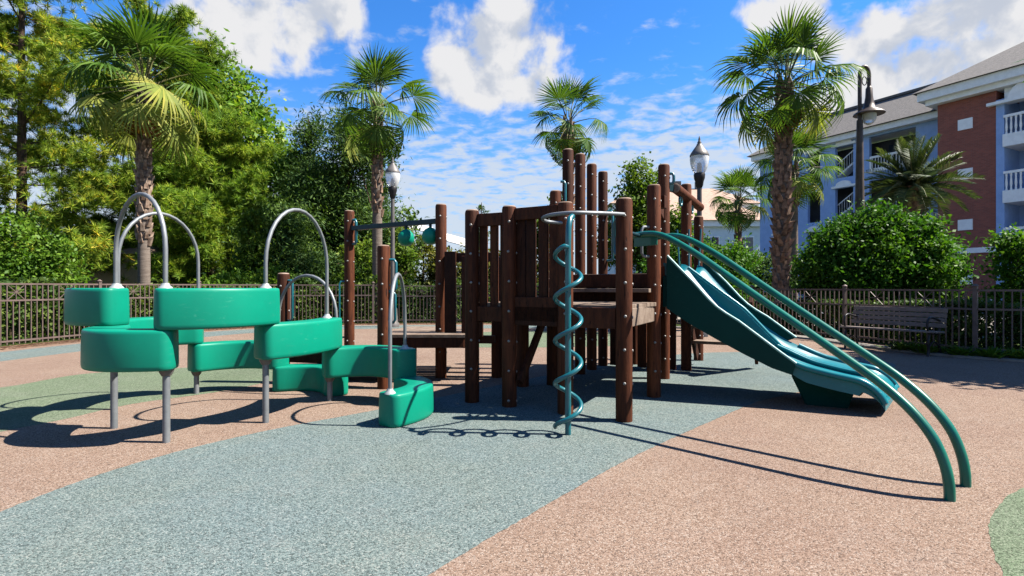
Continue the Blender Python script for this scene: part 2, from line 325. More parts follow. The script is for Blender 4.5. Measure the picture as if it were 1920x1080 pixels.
class MB:
    def __init__(s): s.v = []; s.f = []; s.m = []
    def add(s, vs, fs, mi=0):
        n = len(s.v); s.v += [Vector(p) for p in vs]; s.f += [tuple(i+n for i in f) for f in fs]; s.m += [mi]*len(fs); return s
    def obox(s, c, ax, ay, az, mi=0):                              # centre and three half-axes
        c, ax, ay, az = map(Vector, (c, ax, ay, az))
        vs = [c+ax*i+ay*j+az*k for k in (-1, 1) for j in (-1, 1) for i in (-1, 1)]
        return s.add(vs, [(0, 2, 3, 1), (4, 5, 7, 6), (0, 1, 5, 4), (2, 6, 7, 3), (0, 4, 6, 2), (1, 3, 7, 5)], mi)
    def box(s, x0, x1, y0, y1, z0, z1, mi=0):
        return s.obox(((x0+x1)/2, (y0+y1)/2, (z0+z1)/2), ((x1-x0)/2, 0, 0), (0, (y1-y0)/2, 0), (0, 0, (z1-z0)/2), mi)
    def bar(s, p, q, w, h, mi=0):                                  # square bar from p to q, w across, h up
        p, q = Vector(p), Vector(q); d = (q-p); side = d.cross(Vector((0, 0, 1)))
        side = Vector((1, 0, 0)) if side.length < 1e-6 else side.normalized()
        up = side.cross(d).normalized()
        return s.obox((p+q)/2, d/2, side*w/2, up*h/2, mi)
    def tube(s, pts, r, n=10, mi=0, caps=True):
        pts = [Vector(p) for p in pts]; rs = r if isinstance(r, (list, tuple)) else [r]*len(pts)
        t0 = (pts[1]-pts[0]).normalized(); a = t0.orthogonal().normalized(); rings = []; vs = []
        for i, p in enumerate(pts):
            t = (pts[min(i+1, len(pts)-1)]-pts[max(i-1, 0)]).normalized()
            a = (a-t*a.dot(t)); a = a.normalized() if a.length > 1e-6 else t.orthogonal().normalized()
            b = t.cross(a)
            for k in range(n):
                w = 2*math.pi*k/n; vs.append(p+(a*math.cos(w)+b*math.sin(w))*rs[i])
        fs = [(i*n+k, i*n+(k+1) % n, (i+1)*n+(k+1) % n, (i+1)*n+k) for i in range(len(pts)-1) for k in range(n)]
        if caps: fs += [tuple(range(n))[::-1], tuple((len(pts)-1)*n+k for k in range(n))]
        return s.add(vs, fs, mi)
    def lathe(s, c, prof, n=20, mi=0):
        c = Vector(c); vs = []; fs = []
        for r, z in prof:
            for k in range(n):
                w = 2*math.pi*k/n; vs.append(c+Vector((r*math.cos(w), r*math.sin(w), z)))
        L = len(prof)
        fs = [(i*n+k, i*n+(k+1) % n, (i+1)*n+(k+1) % n, (i+1)*n+k) for i in range(L-1) for k in range(n)]
        fs += [tuple(range(n))[::-1], tuple((L-1)*n+k for k in range(n))]
        return s.add(vs, fs, mi)
    def prism(s, poly, vec, mi=0, mi_side=None):
        n = len(poly); poly = [Vector(p) for p in poly]; vec = Vector(vec)
        k = len(s.v); s.v += poly+[p+vec for p in poly]
        s.f += [tuple(k+i for i in range(n))[::-1], tuple(k+n+i for i in range(n))]; s.m += [mi, mi]
        for i in range(n):
            s.f.append((k+i, k+(i+1) % n, k+n+(i+1) % n, k+n+i)); s.m.append(mi if mi_side is None else mi_side)
        return s
    def mesh(s, name, mats, org=Vector((0, 0, 0)), smooth=None, bevel=0):
        me = bpy.data.meshes.new(name); me.from_pydata([p-org for p in s.v], [], s.f)
        mats = mats if isinstance(mats, (list, tuple)) else [mats]
        for m_ in mats: me.materials.append(M[m_])
        me.polygons.foreach_set('material_index', s.m)
        bm = bmesh.new(); bm.from_mesh(me)
        bmesh.ops.recalc_face_normals(bm, faces=bm.faces)
        if bevel: bmesh.ops.bevel(bm, geom=[e for e in bm.edges if e.calc_face_angle(0) > .6], offset=bevel, segments=2, affect='EDGES', profile=.6, clamp_overlap=True)
        bm.to_mesh(me); bm.free()
        if smooth is not None:
            me.polygons.foreach_set('use_smooth', [True]*len(me.polygons)); me.set_sharp_from_angle(angle=math.radians(smooth))
        me.update(); return me
    def build(s, name, mats, parent=None, smooth=None, bevel=0):
        return link(name, s.mesh(name, mats, ORG.get(parent, Vector((0, 0, 0))), smooth, bevel), parent)
def struct(name, mb, m): return tag(mb.build(name, m), kind='structure')
def spline(pts, n):                                                # Catmull-Rom through pts, n samples per span
    P = [Vector(p) for p in pts]; P = [P[0]*2-P[1]]+P+[P[-1]*2-P[-2]]; out = []
    for i in range(1, len(P)-2):
        a, b, c, d = P[i-1:i+3]
        for k in range(n):
            t = k/n; out.append(.5*((2*b)+(c-a)*t+(2*a-5*b+4*c-d)*t*t+(3*b-a-3*c+d)*t**3))
    return out+[P[-2]]
def np_mesh(name, verts, faces_n, mat_key):
    """mesh of many separate same-sized faces: verts (n*k,3)"""
    me = bpy.data.meshes.new(name); nv = len(verts); nf = nv//faces_n
    me.vertices.add(nv); me.vertices.foreach_set('co', verts.astype(np.float32).ravel())
    me.loops.add(nv); me.loops.foreach_set('vertex_index', np.arange(nv, dtype=np.int32))
    me.polygons.add(nf); me.polygons.foreach_set('loop_start', np.arange(0, nv, faces_n, dtype=np.int32))
    me.polygons.foreach_set('loop_total', np.full(nf, faces_n, dtype=np.int32))
    me.materials.append(M[mat_key]); me.update(calc_edges=True); me.validate(); return me
def unit(rng, n): v = rng.normal(size=(n, 3)); return v/np.linalg.norm(v, axis=1, keepdims=True)
def leaves(P, rng, size, aspect=.5, up=.35, out=None):
    """diamond leaves at points P"""
    n = len(P); a = unit(rng, n); a[:, 2] += -.15
    if out is not None: a += out*.5
    a /= np.linalg.norm(a, axis=1, keepdims=True)
    nrm = unit(rng, n); nrm[:, 2] += up*2.2
    if out is not None: nrm += out*.5
    b = np.cross(nrm, a); b /= np.linalg.norm(b, axis=1, keepdims=True)+1e-9
    s = size*rng.uniform(.5, 1.45, (n, 1))
    q = np.stack([P-a*s*.5, P+b*s*aspect*.5-a*s*.05, P+a*s*.5, P-b*s*aspect*.5-a*s*.05], 1)
    return q.reshape(-1, 3)
def needles(P, D, rng, per, length, width):
    n = len(P); d = np.repeat(D, per, 0)*.55+unit(rng, n*per); d /= np.linalg.norm(d, axis=1, keepdims=True)
    p = np.repeat(P, per, 0); b = np.cross(d, unit(rng, n*per)); b /= np.linalg.norm(b, axis=1, keepdims=True)+1e-9
    L = length*rng.uniform(.6, 1.15, (n*per, 1)); base = p+d*L*.12
    return np.stack([base-b*width/2, base+b*width/2, p+d*L], 1).reshape(-1, 3)
def clumps(rng, blobs, n, shell=.55):
    vol = np.array([b[3]*b[4]*b[5] for b in blobs])**.7; k = rng.choice(len(blobs), n, p=vol/vol.sum())
    u = unit(rng, n); r = (shell+(1-shell)*rng.random((n, 1)))
    c = np.array([b[:3] for b in blobs])[k]; R = np.array([b[3:6] for b in blobs])[k]
    return c+u*r*R, u

# ------------------------------------------------------------------ ground
FENCE_L = [(-10.9, 5.0), (-10.4, 8.0), (-9.95, 11.0), (-9.45, 13.0), (-8.5, 15.0), (-6.8, 16.6), (-4.5, 17.3)]
FENCE_B = [(-4.5, 17.3), (-1.5, 17.5), (2.0, 17.3), (4.6, 16.3)]
FENCE_R = [(4.6, 16.3), (6.4, 14.5), (7.3, 12.5), (7.55, 10.8), (7.95, 9.6), (8.6, 8.9), (10.2, 8.1), (13.0, 7.3)]
def flat(name, pts, z, m, kind='structure', jag=0.0, seed=1, thick=0.0):
    r = random.Random(seed); P = []
    for p in pts: P.append(Vector((p[0]+r.uniform(-jag, jag), p[1]+r.uniform(-jag, jag), z)))
    mb = MB(); mb.prism([p-Vector((0, 0, max(thick, .0014))) for p in P], (0, 0, max(thick, .0014)))
    return tag(mb.build(name, m), kind=kind)
RING = FENCE_L+FENCE_B[1:]+FENCE_R[1:]
ring = spline([(x, y, 0) for x, y in RING], 8)
def inset(line, d):
    out = []
    for i, p in enumerate(line):
        t = (line[min(i+1, len(line)-1)]-line[max(i-1, 0)]).normalized(); out.append(p+Vector((t.y, -t.x, 0))*d)
    return out
struct('ground', MB().box(-700, 700, -40, 900, -.30, -.012), 'grass')
mul = inset(ring, -.35)
flat('mulch_border', [(-10.9, -6, 0), ]+[tuple(p) for p in mul]+[(13.2, -6, 0)], -.004, 'mulch')
rub = inset(ring, .42)
flat('rubber_ground', [(-10.2, -5.5, 0)]+[tuple(p) for p in rub]+[(12.4, -5.5, 0)], 0.0, 'tan')
# pale kerb strip by the bench, then the blue ribbon that follows the fence
def ribbon(name, line, d0, d1, z, m, h=.002, jag=.004, seed=3):
    a = inset(line, d0); b = inset(line, d1); r = random.Random(seed)
    pts = a+b[::-1]
    return flat(name, [(p.x+r.uniform(-jag, jag), p.y+r.uniform(-jag, jag)) for p in pts], z, m, thick=h)
left_back = [p for p in ring if p.x < 3.2]
ribbon('blue_rubber_strip', left_back, .75, 2.05, .0018, 'blue')
right_part = [p for p in ring if p.x > 4.8]
ribbon('concrete_kerb', right_part, .22, .60, .035, 'concrete', .06)
def gpts(px, n=6): return [tuple(p) for p in spline([gp(*q) for q in px], n)]
band = gpts([(-260, 1090), (0, 960), (250, 870), (480, 812), (700, 770)])+[tuple(p) for p in spline([(-1.34, 5.17, 0), (-.35, 6.3, 0), (1.2, 8.0, 0), (3.2, 9.6, 0), (5.0, 9.7, 0), (6.0, 8.6, 0), (5.2, 7.5, 0), (2.58, 5.6, 0)], 8)][1:]
band += gpts([(1420, 752), (1200, 850), (960, 985), (800, 1080)])[1:]+[(-.95, 1.4, 0), (-1.7, .6, 0), (-4.6, .9, 0)]
def dense(pts, step=.03):
    out = []; pts = [Vector(p) for p in pts]
    for a, b in zip(pts, pts[1:]+pts[:1]):
        n = max(1, int((b-a).length/step)); out += [a.lerp(b, k/n) for k in range(n)]
    return out
flat('blue_rubber_band', dense(band), .0018, 'blue', jag=.005)
gl = gpts([(-300, 760), (0, 727), (160, 701), (360, 689), (500, 688), (560, 694), (500, 716), (400, 736), (250, 757), (120, 786), (0, 810), (-300, 880)])
flat('green_rubber_patch', dense(gl), .0018, 'grn', jag=.005)
gb = [tuple(p) for p in spline([(-2.2, 11.2, 0), (-1.0, 14.0, 0), (1.6, 14.4, 0), (3.6, 13.2, 0), (3.3, 11.4, 0), (1.4, 10.7, 0), (-.8, 10.6, 0), (-2.2, 11.2, 0)], 8)][:-1]
flat('green_rubber_patch', dense(gb), .0018, 'grn', jag=.005)
flat('green_rubber_patch', [(4.389+2.748*math.cos(t*.02), 0.784+2.748*math.sin(t*.02)) for t in range(314)], .0018, 'grn', jag=.006)
# pavement and street beyond the right-hand fence
def quad_struct(name, pts, z, m, th=.01): return flat(name, pts, z, m, thick=th)
quad_struct('pavement', [(9.0, 13.2), (5.6, 19.5), (6.6, 26.0), (40, 9.5), (36, 3.0)], .0, 'concrete', .008)
quad_struct('road', [(6.4, 25.0), (7.6, 34.0), (60, 16.0), (56, 4.0)], .004, 'asphalt', .008)
quad_struct('far_path', [(-30, 52), (-30, 60), (20, 60), (20, 50)], .0, 'concrete', .008)

# ------------------------------------------------------------------ fence
picket_full = MB().box(-.0095, .0095, -.0095, .0095, 0, 1).mesh('picket', 'fence')
def fence(name, label, pts, H, phase=0):
    line = spline([(x, y, 0) for x, y in pts], 12)
    root = thing(name, label, 'fence', tuple(line[len(line)//2]))
    L = [0.0]
    for a, b in zip(line, line[1:]): L.append(L[-1]+(b-a).length)
    def pos(s):
        for i in range(len(L)-1):
            if L[i+1] >= s or i == len(L)-2:
                t = (s-L[i])/(L[i+1]-L[i]); p = line[i].lerp(line[i+1], t); d = line[i+1]-line[i]; return p, math.atan2(d.y, d.x)
    npan = max(1, round(L[-1]/2.45)); pan = L[-1]/npan
    zr2 = H-.35
    for k in range(npan+1):
        p, a = pos(min(k*pan, L[-1]-1e-4))
        if k or phase == 0:
            mb = MB(); mb.obox((p.x, p.y, (H+.05)/2), (.032*math.cos(a), .032*math.sin(a), 0), (-.032*math.sin(a), .032*math.cos(a), 0), (0, 0, (H+.05)/2))
            c = MB(); c.lathe((p.x, p.y, H+.05), [(.052, 0), (.052, .012), (.03, .03), (.012, .045)], 8)
            po = mb.build('fence_post', 'fence', root); c.build('post_cap', 'fence', po)
    for k in range(npan):
        p0, _ = pos(k*pan+.035); p1, _ = pos((k+1)*pan-.036)
        for z in (H-.02, zr2, .12):
            MB().bar((p0.x, p0.y, z), (p1.x, p1.y, z), .028, .034).build('rail', 'fence', root)
        n = int((pan-.07)/.115); d = (p1-p0); ang = math.atan2(d.y, d.x); step = d.length/(n+1)
        dd = d.normalized()
        orn = {int(n*.30), int(n*.30)+1, int(n*.72), int(n*.72)+1}
        for j in range(1, n+1):
            p = p0+dd*step*j; top = (zr2 if (j in orn) else H-.02)
            link('picket', picket_full, root, (p.x, p.y, .05), (0, 0, ang), (1, 1, top-.05))
        for j in sorted(orn)[::2]:
            c = p0+dd*step*(j+.5); zc = (H-.02+zr2)/2; hw = step*1.36; hh = (H-.02-zr2)/2-.02; mb = MB()
            for sx in (1, -1): mb.bar((c.x-dd.x*hw, c.y-dd.y*hw, zc-hh*sx), (c.x+dd.x*hw, c.y+dd.y*hw, zc+hh*sx), .012, .012)
            mb.bar((c.x, c.y, zc-hh), (c.x, c.y, zc+hh), .013, .013); mb.bar((c.x-dd.x*hw, c.y-dd.y*hw, zc), (c.x+dd.x*hw, c.y+dd.y*hw, zc), .014, .014)
            mb.build('star_ornament', 'fence', root)
fence('picket_fence', 'bronze metal picket fence curving along the left edge before the shrubs', FENCE_L, 1.28)
fence('picket_fence', 'bronze metal picket fence at the back before the clipped hedge', FENCE_B, 1.25, 1)
fence('picket_fence', 'shaded bronze picket fence behind the bench on the right', FENCE_R, 1.16, 1)

# ------------------------------------------------------------------ buildings
E = Vector((.475, -.88, 0)); NRM = Vector((-.88, -.475, 0)); Z = Vector((0, 0, 1))
BO = Vector((25.7, 32.2, 0))
def B(s, n, z): return BO+E*s+NRM*n+Z*z
def fbox(mb, s0, s1, n0, n1, z0, z1, mi=0):
    return mb.obox(B((s0+s1)/2, (n0+n1)/2, (z0+z1)/2), E*(s1-s0)/2, NRM*(n1-n0)/2, Z*(z1-z0)/2, mi)
def arch_trim(mb, s0, s1, n0, n1, z):                               # flat hood with a low arch over it
    fbox(mb, s0, s1, n0, n1, z, z+.16)
    c = (s0+s1)/2; w = (s1-s0)*.33; pts = []
    for k in range(13):
        a = math.pi*k/12; pts.append(B(c-math.cos(a)*w, n0, z+.16+math.sin(a)*w*.62))
    mb.prism(pts, NRM*(n1-n0-.02))
def wall_grid(mb, s0, s1, n0, n1, z0, z1, holes, mi=0):             # wall box with rectangular openings (same-column holes)
    cols = sorted({(h[0], h[1]) for h in holes}); cur = s0
    for a, b in cols:
        if a > cur: fbox(mb, cur, a, n0, n1, z0, z1, mi)
        hz = sorted((h[2], h[3]) for h in holes if (h[0], h[1]) == (a, b)); c = z0
        for p, q in hz:
            if p > c: fbox(mb, a, b, n0, n1, c, p, mi)
            c = q
        if c < z1: fbox(mb, a, b, n0, n1, c, z1, mi)
        cur = b
    if cur < s1: fbox(mb, cur, s1, n0, n1, z0, z1, mi)
FL = [0, 3.1, 6.2, 9.3]
def apartment():
    r = thing('apartment_building', 'four storey apartment building with blue wing and red brick wing', 'building', tuple(B(0, 0, 0)))
    # brick wing
    mb = MB(); fbox(mb, 0, 2.78, -9, 0, 0, 12.15); mb.build('brick_wall', 'brick', r)
    mb = MB(); fbox(mb, 7.4, 11.5, -9, 0, 0, 12.15); mb.build('brick_wall', 'brick', r)
    mb = MB(); fbox(mb, 2.78, 3.14, -9, .04, 0, 11.6); fbox(mb, 7.04, 7.4, -9, .04, 0, 11.6); fbox(mb, 3.14, 7.04, -9, -1.9, 0, 12.1); mb.build('bay_wall', 'blue_wall', r)
    mb = MB(); fbox(mb, 3.14, 7.04, -.55, .03, 11.35, 12.15); arch_trim(mb, 2.45, 7.73, .04, .34, 11.3); mb.build('bay_pediment', 'trim', r)
    mb = MB(); fbox(mb, -.03, 2.77, .0, .07, 3.15, 3.45); fbox(mb, -.03, 2.77, .0, .06, .25, .5); mb.build('band_course', 'trim', r)
    for z in (10.35, 7.45, 4.5, 1.35):
        mb = MB(); fbox(mb, 1.02, 1.72, .0, .05, z, z+.62); v = mb.build('vent_panel', 'trim', r)
    for f in FL[1:]:
        mb = MB(); fbox(mb, 3.1, 7.08, -1.9, .16, f-.38, f+.30); b = mb.build('balcony', 'trim', r)
        mb = MB(); fbox(mb, 3.12, 7.06, .0, .13, f+1.22, f+1.36); mb.build('balcony_rail', 'trim', b)
        for k in range(20):
            s = 3.24+k*.2; q = B(s, .065, f+.30); m2 = MB(); m2.lathe(q, [(.05, 0), (.05, .08), (.035, .14), (.062, .34), (.035, .72), (.05, .84), (.05, .92)], 8); m2.build('baluster', 'trim', b, 50)
        mb = MB(); fbox(mb, 3.9, 6.2, -1.9, -1.86, f+.32, f+2.5); mb.build('balcony_door', 'glass', r)
    # eaves and roof of the brick wing
    mb = MB(); fbox(mb, -.45, 11.9, -9.4, .45, 12.16, 12.45); fbox(mb, -.75, 12.2, -9.7, .75, 12.45, 12.95); mb.build('eave', 'trim', r)
    a, b_, c, d = (B(-.95, .95, 12.96), B(12.4, .95, 12.96), B(12.4, -9.9, 12.96), B(-.95, -9.9, 12.96))
    p, q = B(4.4, -4.5, 16.4), B(7.0, -4.5, 16.4)
    MB().add([a, b_, c, d, p, q], [(0, 1, 5, 4), (1, 2, 5), (2, 3, 4, 5), (3, 0, 4), (0, 3, 2, 1)]).build('roof', 'shingle', r)
    # blue wing, set back
    holes = []
    for f in FL:
        holes += [(-9.75, -8.75, f+.02, f+2.35), (-7.6, -6.3, f+.02, f+2.35), (-5.2, -2.3, f+.02, f+2.55), (-12.6, -11.2, f+.02, f+2.35)]
    mb = MB(); wall_grid(mb, -14.0, 0.0, -2.8, -2.5, 0, 12.0, holes); fbox(mb, -14.0, -13.7, -9, -2.8, 0, 12.0); mb.build('blue_wall', 'blue_wall', r)
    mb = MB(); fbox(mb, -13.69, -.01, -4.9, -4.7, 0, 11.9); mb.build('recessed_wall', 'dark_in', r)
    for f in FL[1:]:
        mb = MB(); fbox(mb, -13.68, -.02, -4.69, -2.81, f-.22, f); mb.build('gallery_floor', 'trim', r)
    for f in FL:
        for s0, s1 in ((-9.75, -8.75), (-7.6, -6.3), (-12.6, -11.2)):
            m2 = MB(); arch_trim(m2, s0-.22, s1+.22, -2.498, -2.36, f+2.37); m2.build('opening_hood', 'trim', r)
        # stair flight and its railing in the tall opening
        m2 = MB(); m2.bar(B(-7.9, -3.4, f+.1), B(-6.0, -3.4, f+1.45), .9, .12); fl = m2.build('stair_flight', 'trim', r)
        m2 = MB(); m2.bar(B(-7.7, -2.92, f+1.15), B(-6.2, -2.92, f+2.2), .05, .06)
        for k in range(9): m2.bar(B(-7.7+k*.18, -2.92, f+.2+k*.126), B(-7.7+k*.18, -2.92, f+1.15+k*.126), .02, .02)
        m2.build('stair_railing', 'trim', fl)
        # gallery railing in the wide opening
        m2 = MB(); fbox(m2, -5.19, -2.31, -2.62, -2.52, f+1.02, f+1.16); fbox(m2, -5.19, -2.31, -2.62, -2.52, f+.03, f+.28)
        for s in (-5.14, -3.75, -2.36): fbox(m2, s-.06, s+.06, -2.63, -2.51, f+.28, f+1.02)
        g = m2.build('gallery_railing', 'trim', r)
        for k in range(14):
            s = -5.02+k*.19
            if abs(s+3.75) < .09: continue
            m2 = MB(); fbox(m2, s-.018, s+.018, -2.585, -2.555, f+.28, f+1.02); m2.build('railing_bar', 'trim', g)
        m2 = MB(); fbox(m2, -5.0, -4.2, -4.7, -4.66, f+.8, f+2.2); fbox(m2, -3.6, -2.7, -4.7, -4.66, f+.1, f+2.2); m2.build('window', 'glass', r)
    mb = MB(); fbox(mb, -2.28, -.01, -2.5, -2.42, 3.15, 3.5); mb.build('band_course', 'trim', r)
    mb = MB(); fbox(mb, -14.5, -.01, -9.3, -2.0, 12.0, 12.42); mb.build('eave', 'trim', r)
    a, b_, c, d = (B(-14.8, -1.75, 12.43), B(.9, -1.75, 12.43), B(.9, -9.6, 12.43), B(-14.8, -9.6, 12.43)); p, q = B(-10.6, -5.6, 15.2), B(.9, -5.6, 15.2)
    MB().add([a, b_, c, d, p, q], [(0, 1, 5, 4), (1, 2, 5), (2, 3, 4, 5), (3, 0, 4), (0, 3, 2, 1)]).build('roof', 'shingle', r)
    mb = MB(); mb.bar(p+Z*.05, q+Z*.05, .35, .18); mb.build('ridge_cap', 'lamp_grey', r)
apartment()
def far_house():
    d = 62.0
    r = thing('distant_house', 'distant pale blue house with tan hip roofs behind the slide', 'house', (22.5, d, 0))
    MB().box(17.0, 30.0, d, d+10, 0, 8.2).build('wall', 'cream_wall', r)
    MB().box(16.6, 30.4, d-.4, d+10.4, 8.21, 8.9).build('eave', 'trim', r)
    MB().add([(16.3, d-.7, 8.91), (30.7, d-.7, 8.91), (30.7, d+10.7, 8.91), (16.3, d+10.7, 8.91), (20, d+5, 11.9), (27, d+5, 11.9)], [(0, 1, 5, 4), (1, 2, 5), (2, 3, 4, 5), (3, 0, 4), (0, 3, 2, 1)]).build('roof', 'tan_roof', r)
    MB().box(14.0, 33.0, d+10.8, d+20, 0, 11.6).build('rear_wall', 'cream_wall', r)
    MB().box(13.6, 33.4, d+10.2, d+20.4, 11.61, 12.5).build('rear_eave', 'trim', r)
    rr = MB().add([(13.2, d+9.8, 12.51), (33.8, d+9.8, 12.51), (33.8, d+20.8, 12.51), (13.2, d+20.8, 12.51), (18, d+15, 15.4), (29, d+15, 15.4)], [(0, 1, 5, 4), (1, 2, 5), (2, 3, 4, 5), (3, 0, 4), (0, 3, 2, 1)]).build('rear_roof', 'tan_roof', r)
    for x in (19.5, 23.5, 26.5): MB().box(x, x+.8, d+14.6, d+15.4, 14.9, 16.4).build('chimney', 'lamp_grey', rr)
    for x in (19.0, 22.2, 26.2):
        for z in (1.2, 5.1):
            w = MB().box(x-.12, x+1.92, d-.08, d-.002, z-.12, z+2.02).build('window', 'trim', r)
            for k in range(2): MB().box(x+.04+k*.92, x+.86+k*.92, d-.11, d-.082, z+.05, z+1.85).build('pane', 'glass', w)
far_house()
def canopy():
    d = 34.0; r = thing('shade_canopy', 'low white canopy roof in strips above the olive bushes', 'canopy', (-5.0, d, 0))
    def tier(p0, p1, drop, depth):
        a, b = at(*p0, d), at(*p1, d); n = 4
        for k in range(n):
            q0, q1 = a.copy(), b.copy(); o0 = Vector((0, -depth*k/n, -drop*k/n)); o1 = Vector((0, -depth*(k+.86)/n, -drop*(k+.86)/n)); mb = MB()
            mb.prism([q0+o0, q1+o0, q1+o1, q0+o1], (0, 0, .05)); mb.build('canopy_strip', 'canopy', r)
    tier((770, 420), (812, 427), .55, 2.4); tier((803, 430), (884, 452), .6, 2.4)
    for x in (765, 812, 846, 884):
        p = at(x, 450, d); MB().tube([(p.x, d-1.2, 0), (p.x, d-1.2, 3.75)], .07, 8).build('canopy_pole', 'steel', r)
canopy()
def stucco():
    r = thing('garden_house', 'tan stucco wall of a low house under the pines', 'house', (-16.5, 21.5, 0))
    MB().box(-20, -14.6, 21.5, 26, 0, 2.5).build('wall', 'tan_wall', r)
    MB().add([(-20.5, 21, 2.51), (-14.1, 21, 2.51), (-14.1, 26.5, 2.51), (-20.5, 26.5, 2.51), (-18.5, 23.7, 4.1), (-16, 23.7, 4.1)], [(0, 1, 5, 4), (1, 2, 5), (2, 3, 4, 5), (3, 0, 4), (0, 3, 2, 1)]).build('roof', 'tan_roof', r)
stucco()

# ------------------------------------------------------------------ plants
def boxhedge(name, label, line, w, h, n, size, m, seed, cat='hedge', z0=0.02):
    rng = np.random.default_rng(seed); L = spline([(x, y, 0) for x, y in line], 10); org = L[len(L)//2]
    r = thing(name, label, cat, tuple(org))
    idx = rng.integers(0, len(L)-1, n); t = rng.random(n)
    A = np.array([tuple(p) for p in L]); base = A[idx]*(1-t[:, None])+A[idx+1]*t[:, None]
    tan = A[idx+1]-A[idx]; tan /= np.linalg.norm(tan, axis=1, keepdims=True); side = np.stack([tan[:, 1], -tan[:, 0], 0*t], 1)
    s = rng.uniform(-1, 1, n); zz = rng.random(n)
    face = rng.random(n); s = np.where(face < .55, np.sign(s)*(1-.25*rng.random(n)), s); zz = np.where(face > .7, 1-.12*rng.random(n), zz)
    wob = 1+.14*np.sin(base[:, 0]*2.3+base[:, 1]*1.7)+.10*np.sin(base[:, 0]*5.1)
    P = base+side*(s*w/2*wob)[:, None]; P[:, 2] = z0+zz*h*wob; P += rng.normal(0, .035, P.shape)
    out = side*np.sign(s)[:, None]; out[:, 2] += (zz > .8)*1.2
    link('foliage', np_mesh('foliage', leaves(P, rng, size, .55, .3, out)-np.array(org), 4, m), r)
    mb = MB()
    rr = random.Random(seed)
    for k in range(int(len(L)*.9)):
        p = L[min(k, len(L)-1)]; mb.tube([p, p+Vector((rr.uniform(-.15, .15), rr.uniform(-.1, .1), h*.8))], [.018, .006], 5)
    mb.build('stems', 'bark', r)
def broad(name, label, base, blobs, nclump, per, size, sig, m, trunk, seed, cat='tree', aspect=.55, shell=.5, forks=14, group=None, parent_trunk='trunk'):
    """broadleaf tree or bush: tapered trunk, limbs, clumped leaves; blobs are ellipsoids in world metres"""
    rng = np.random.default_rng(seed); rr = random.Random(seed); base = Vector(base)
    r = thing(name, label, cat, tuple(base), group)
    if cat == 'bush':                                              # stray shoots and lumps break the dome
        for k in range(12):
            q = rr.choice(blobs[:5]); w = Vector((rr.gauss(0, 1), rr.gauss(0, 1), abs(rr.gauss(.3, .8)))).normalized(); s_ = rr.uniform(.16, .34)
            blobs = blobs+[(q[0]+w.x*q[3]*1.02, q[1]+w.y*q[4]*1.02, q[2]+w.z*q[5]*1.04, s_*q[3]*.8, s_*q[4]*.8, s_*q[5])]
    c, u = clumps(rng, blobs, nclump, shell)
    sg = sig*rng.uniform(.6, 1.35, (nclump, 1, 1))
    off = rng.normal(size=(nclump, per, 3))*sg*np.array([1, 1, .75]); P = (c[:, None, :]+off).reshape(-1, 3)
    out = np.repeat(u, per, 0)*.6+off.reshape(-1, 3)/(np.linalg.norm(off.reshape(-1, 3), axis=1, keepdims=True)+1e-6)*.6
    keep = P[:, 2] > .05; P, out = P[keep], out[keep]
    link('crown', np_mesh('crown', leaves(P, rng, size, aspect, .3, out)-np.array(base), 4, m), r)
    mb = MB(); top = max(b[2] for b in blobs); cx = Vector((sum(b[0] for b in blobs)/len(blobs), sum(b[1] for b in blobs)/len(blobs), top))
    pts = [base, base.lerp(cx, .35)+Vector((rr.uniform(-.1, .1), rr.uniform(-.1, .1), 0)), base.lerp(cx, .7), cx]
    mb.tube(pts, [trunk, trunk*.8, trunk*.55, trunk*.2], 9)
    for k in range(min(forks, nclump)):
        q = Vector(c[k]); s = base.lerp(cx, rr.uniform(.3, .85)); mid = s.lerp(q, .5)+Vector((0, 0, .15*(q-s).length*rr.uniform(-.3, 1)))
        mb.tube([s, mid, q], [trunk*.36, trunk*.22, trunk*.06], 6)
    mb.build(parent_trunk, 'bark', r, 40)
    return r
def pine(name, label, base, H, R, seed, m='pine', z_low=.25, ntuft=1500, per=30, nl=.26, lean=(0, 0), trunk=.2, cone=.6, width=.018):
    rng = np.random.default_rng(seed); rr = random.Random(seed); base = Vector(base)
    r = thing(name, label, 'tree', tuple(base))
    axis = lambda z: base+Vector((lean[0]*z/H, lean[1]*z/H, z))
    tr = MB(); tr.tube([axis(z) for z in np.linspace(0, H, 9)], [trunk*(1-.85*k/8) for k in range(9)], 10); 
    P = []; D = []
    nb = 52
    for k in range(nb):
        f = k/(nb-1); z = H*(z_low+(1-z_low)*f); a = k*2.39996+rr.uniform(-.5, .5)
        L = R*((1-f)**cone*.92+.08)*rr.uniform(.62, 1.12); rise = rr.uniform(-.05, .35)+f*.4
        dirv = Vector((math.cos(a), math.sin(a), rise)); s = axis(z); pts = [s, s+dirv*L*.5+Vector((0, 0, -.05*L)), s+dirv*L]
        tr.tube(pts, [trunk*.22*(1-f*.6), trunk*.13, .008], 5)
        n = max(8, int(ntuft/nb*(L/R+.25)))
        for j in range(n):
            t = rr.uniform(.22, 1.02); w = (.10+.30*L*(1-abs(t-.62)))*rr.uniform(.2, 1)
            p = pts[0].lerp(pts[2], t)+Vector((rr.gauss(0, w*.7), rr.gauss(0, w*.7), rr.gauss(.06, w*.4)))
            P.append(p); dv = (dirv.normalized()*.5+Vector((rr.gauss(0, .5), rr.gauss(0, .5), .55+rr.gauss(0, .3)))).normalized(); D.append(dv)
    tr.build('trunk', 'bark', r, 40)
    V = needles(np.array([tuple(p) for p in P]), np.array([tuple(p) for p in D]), rng, per, nl, width)
    link('crown', np_mesh('crown', V-np.array(base), 3, m), r)
    return r

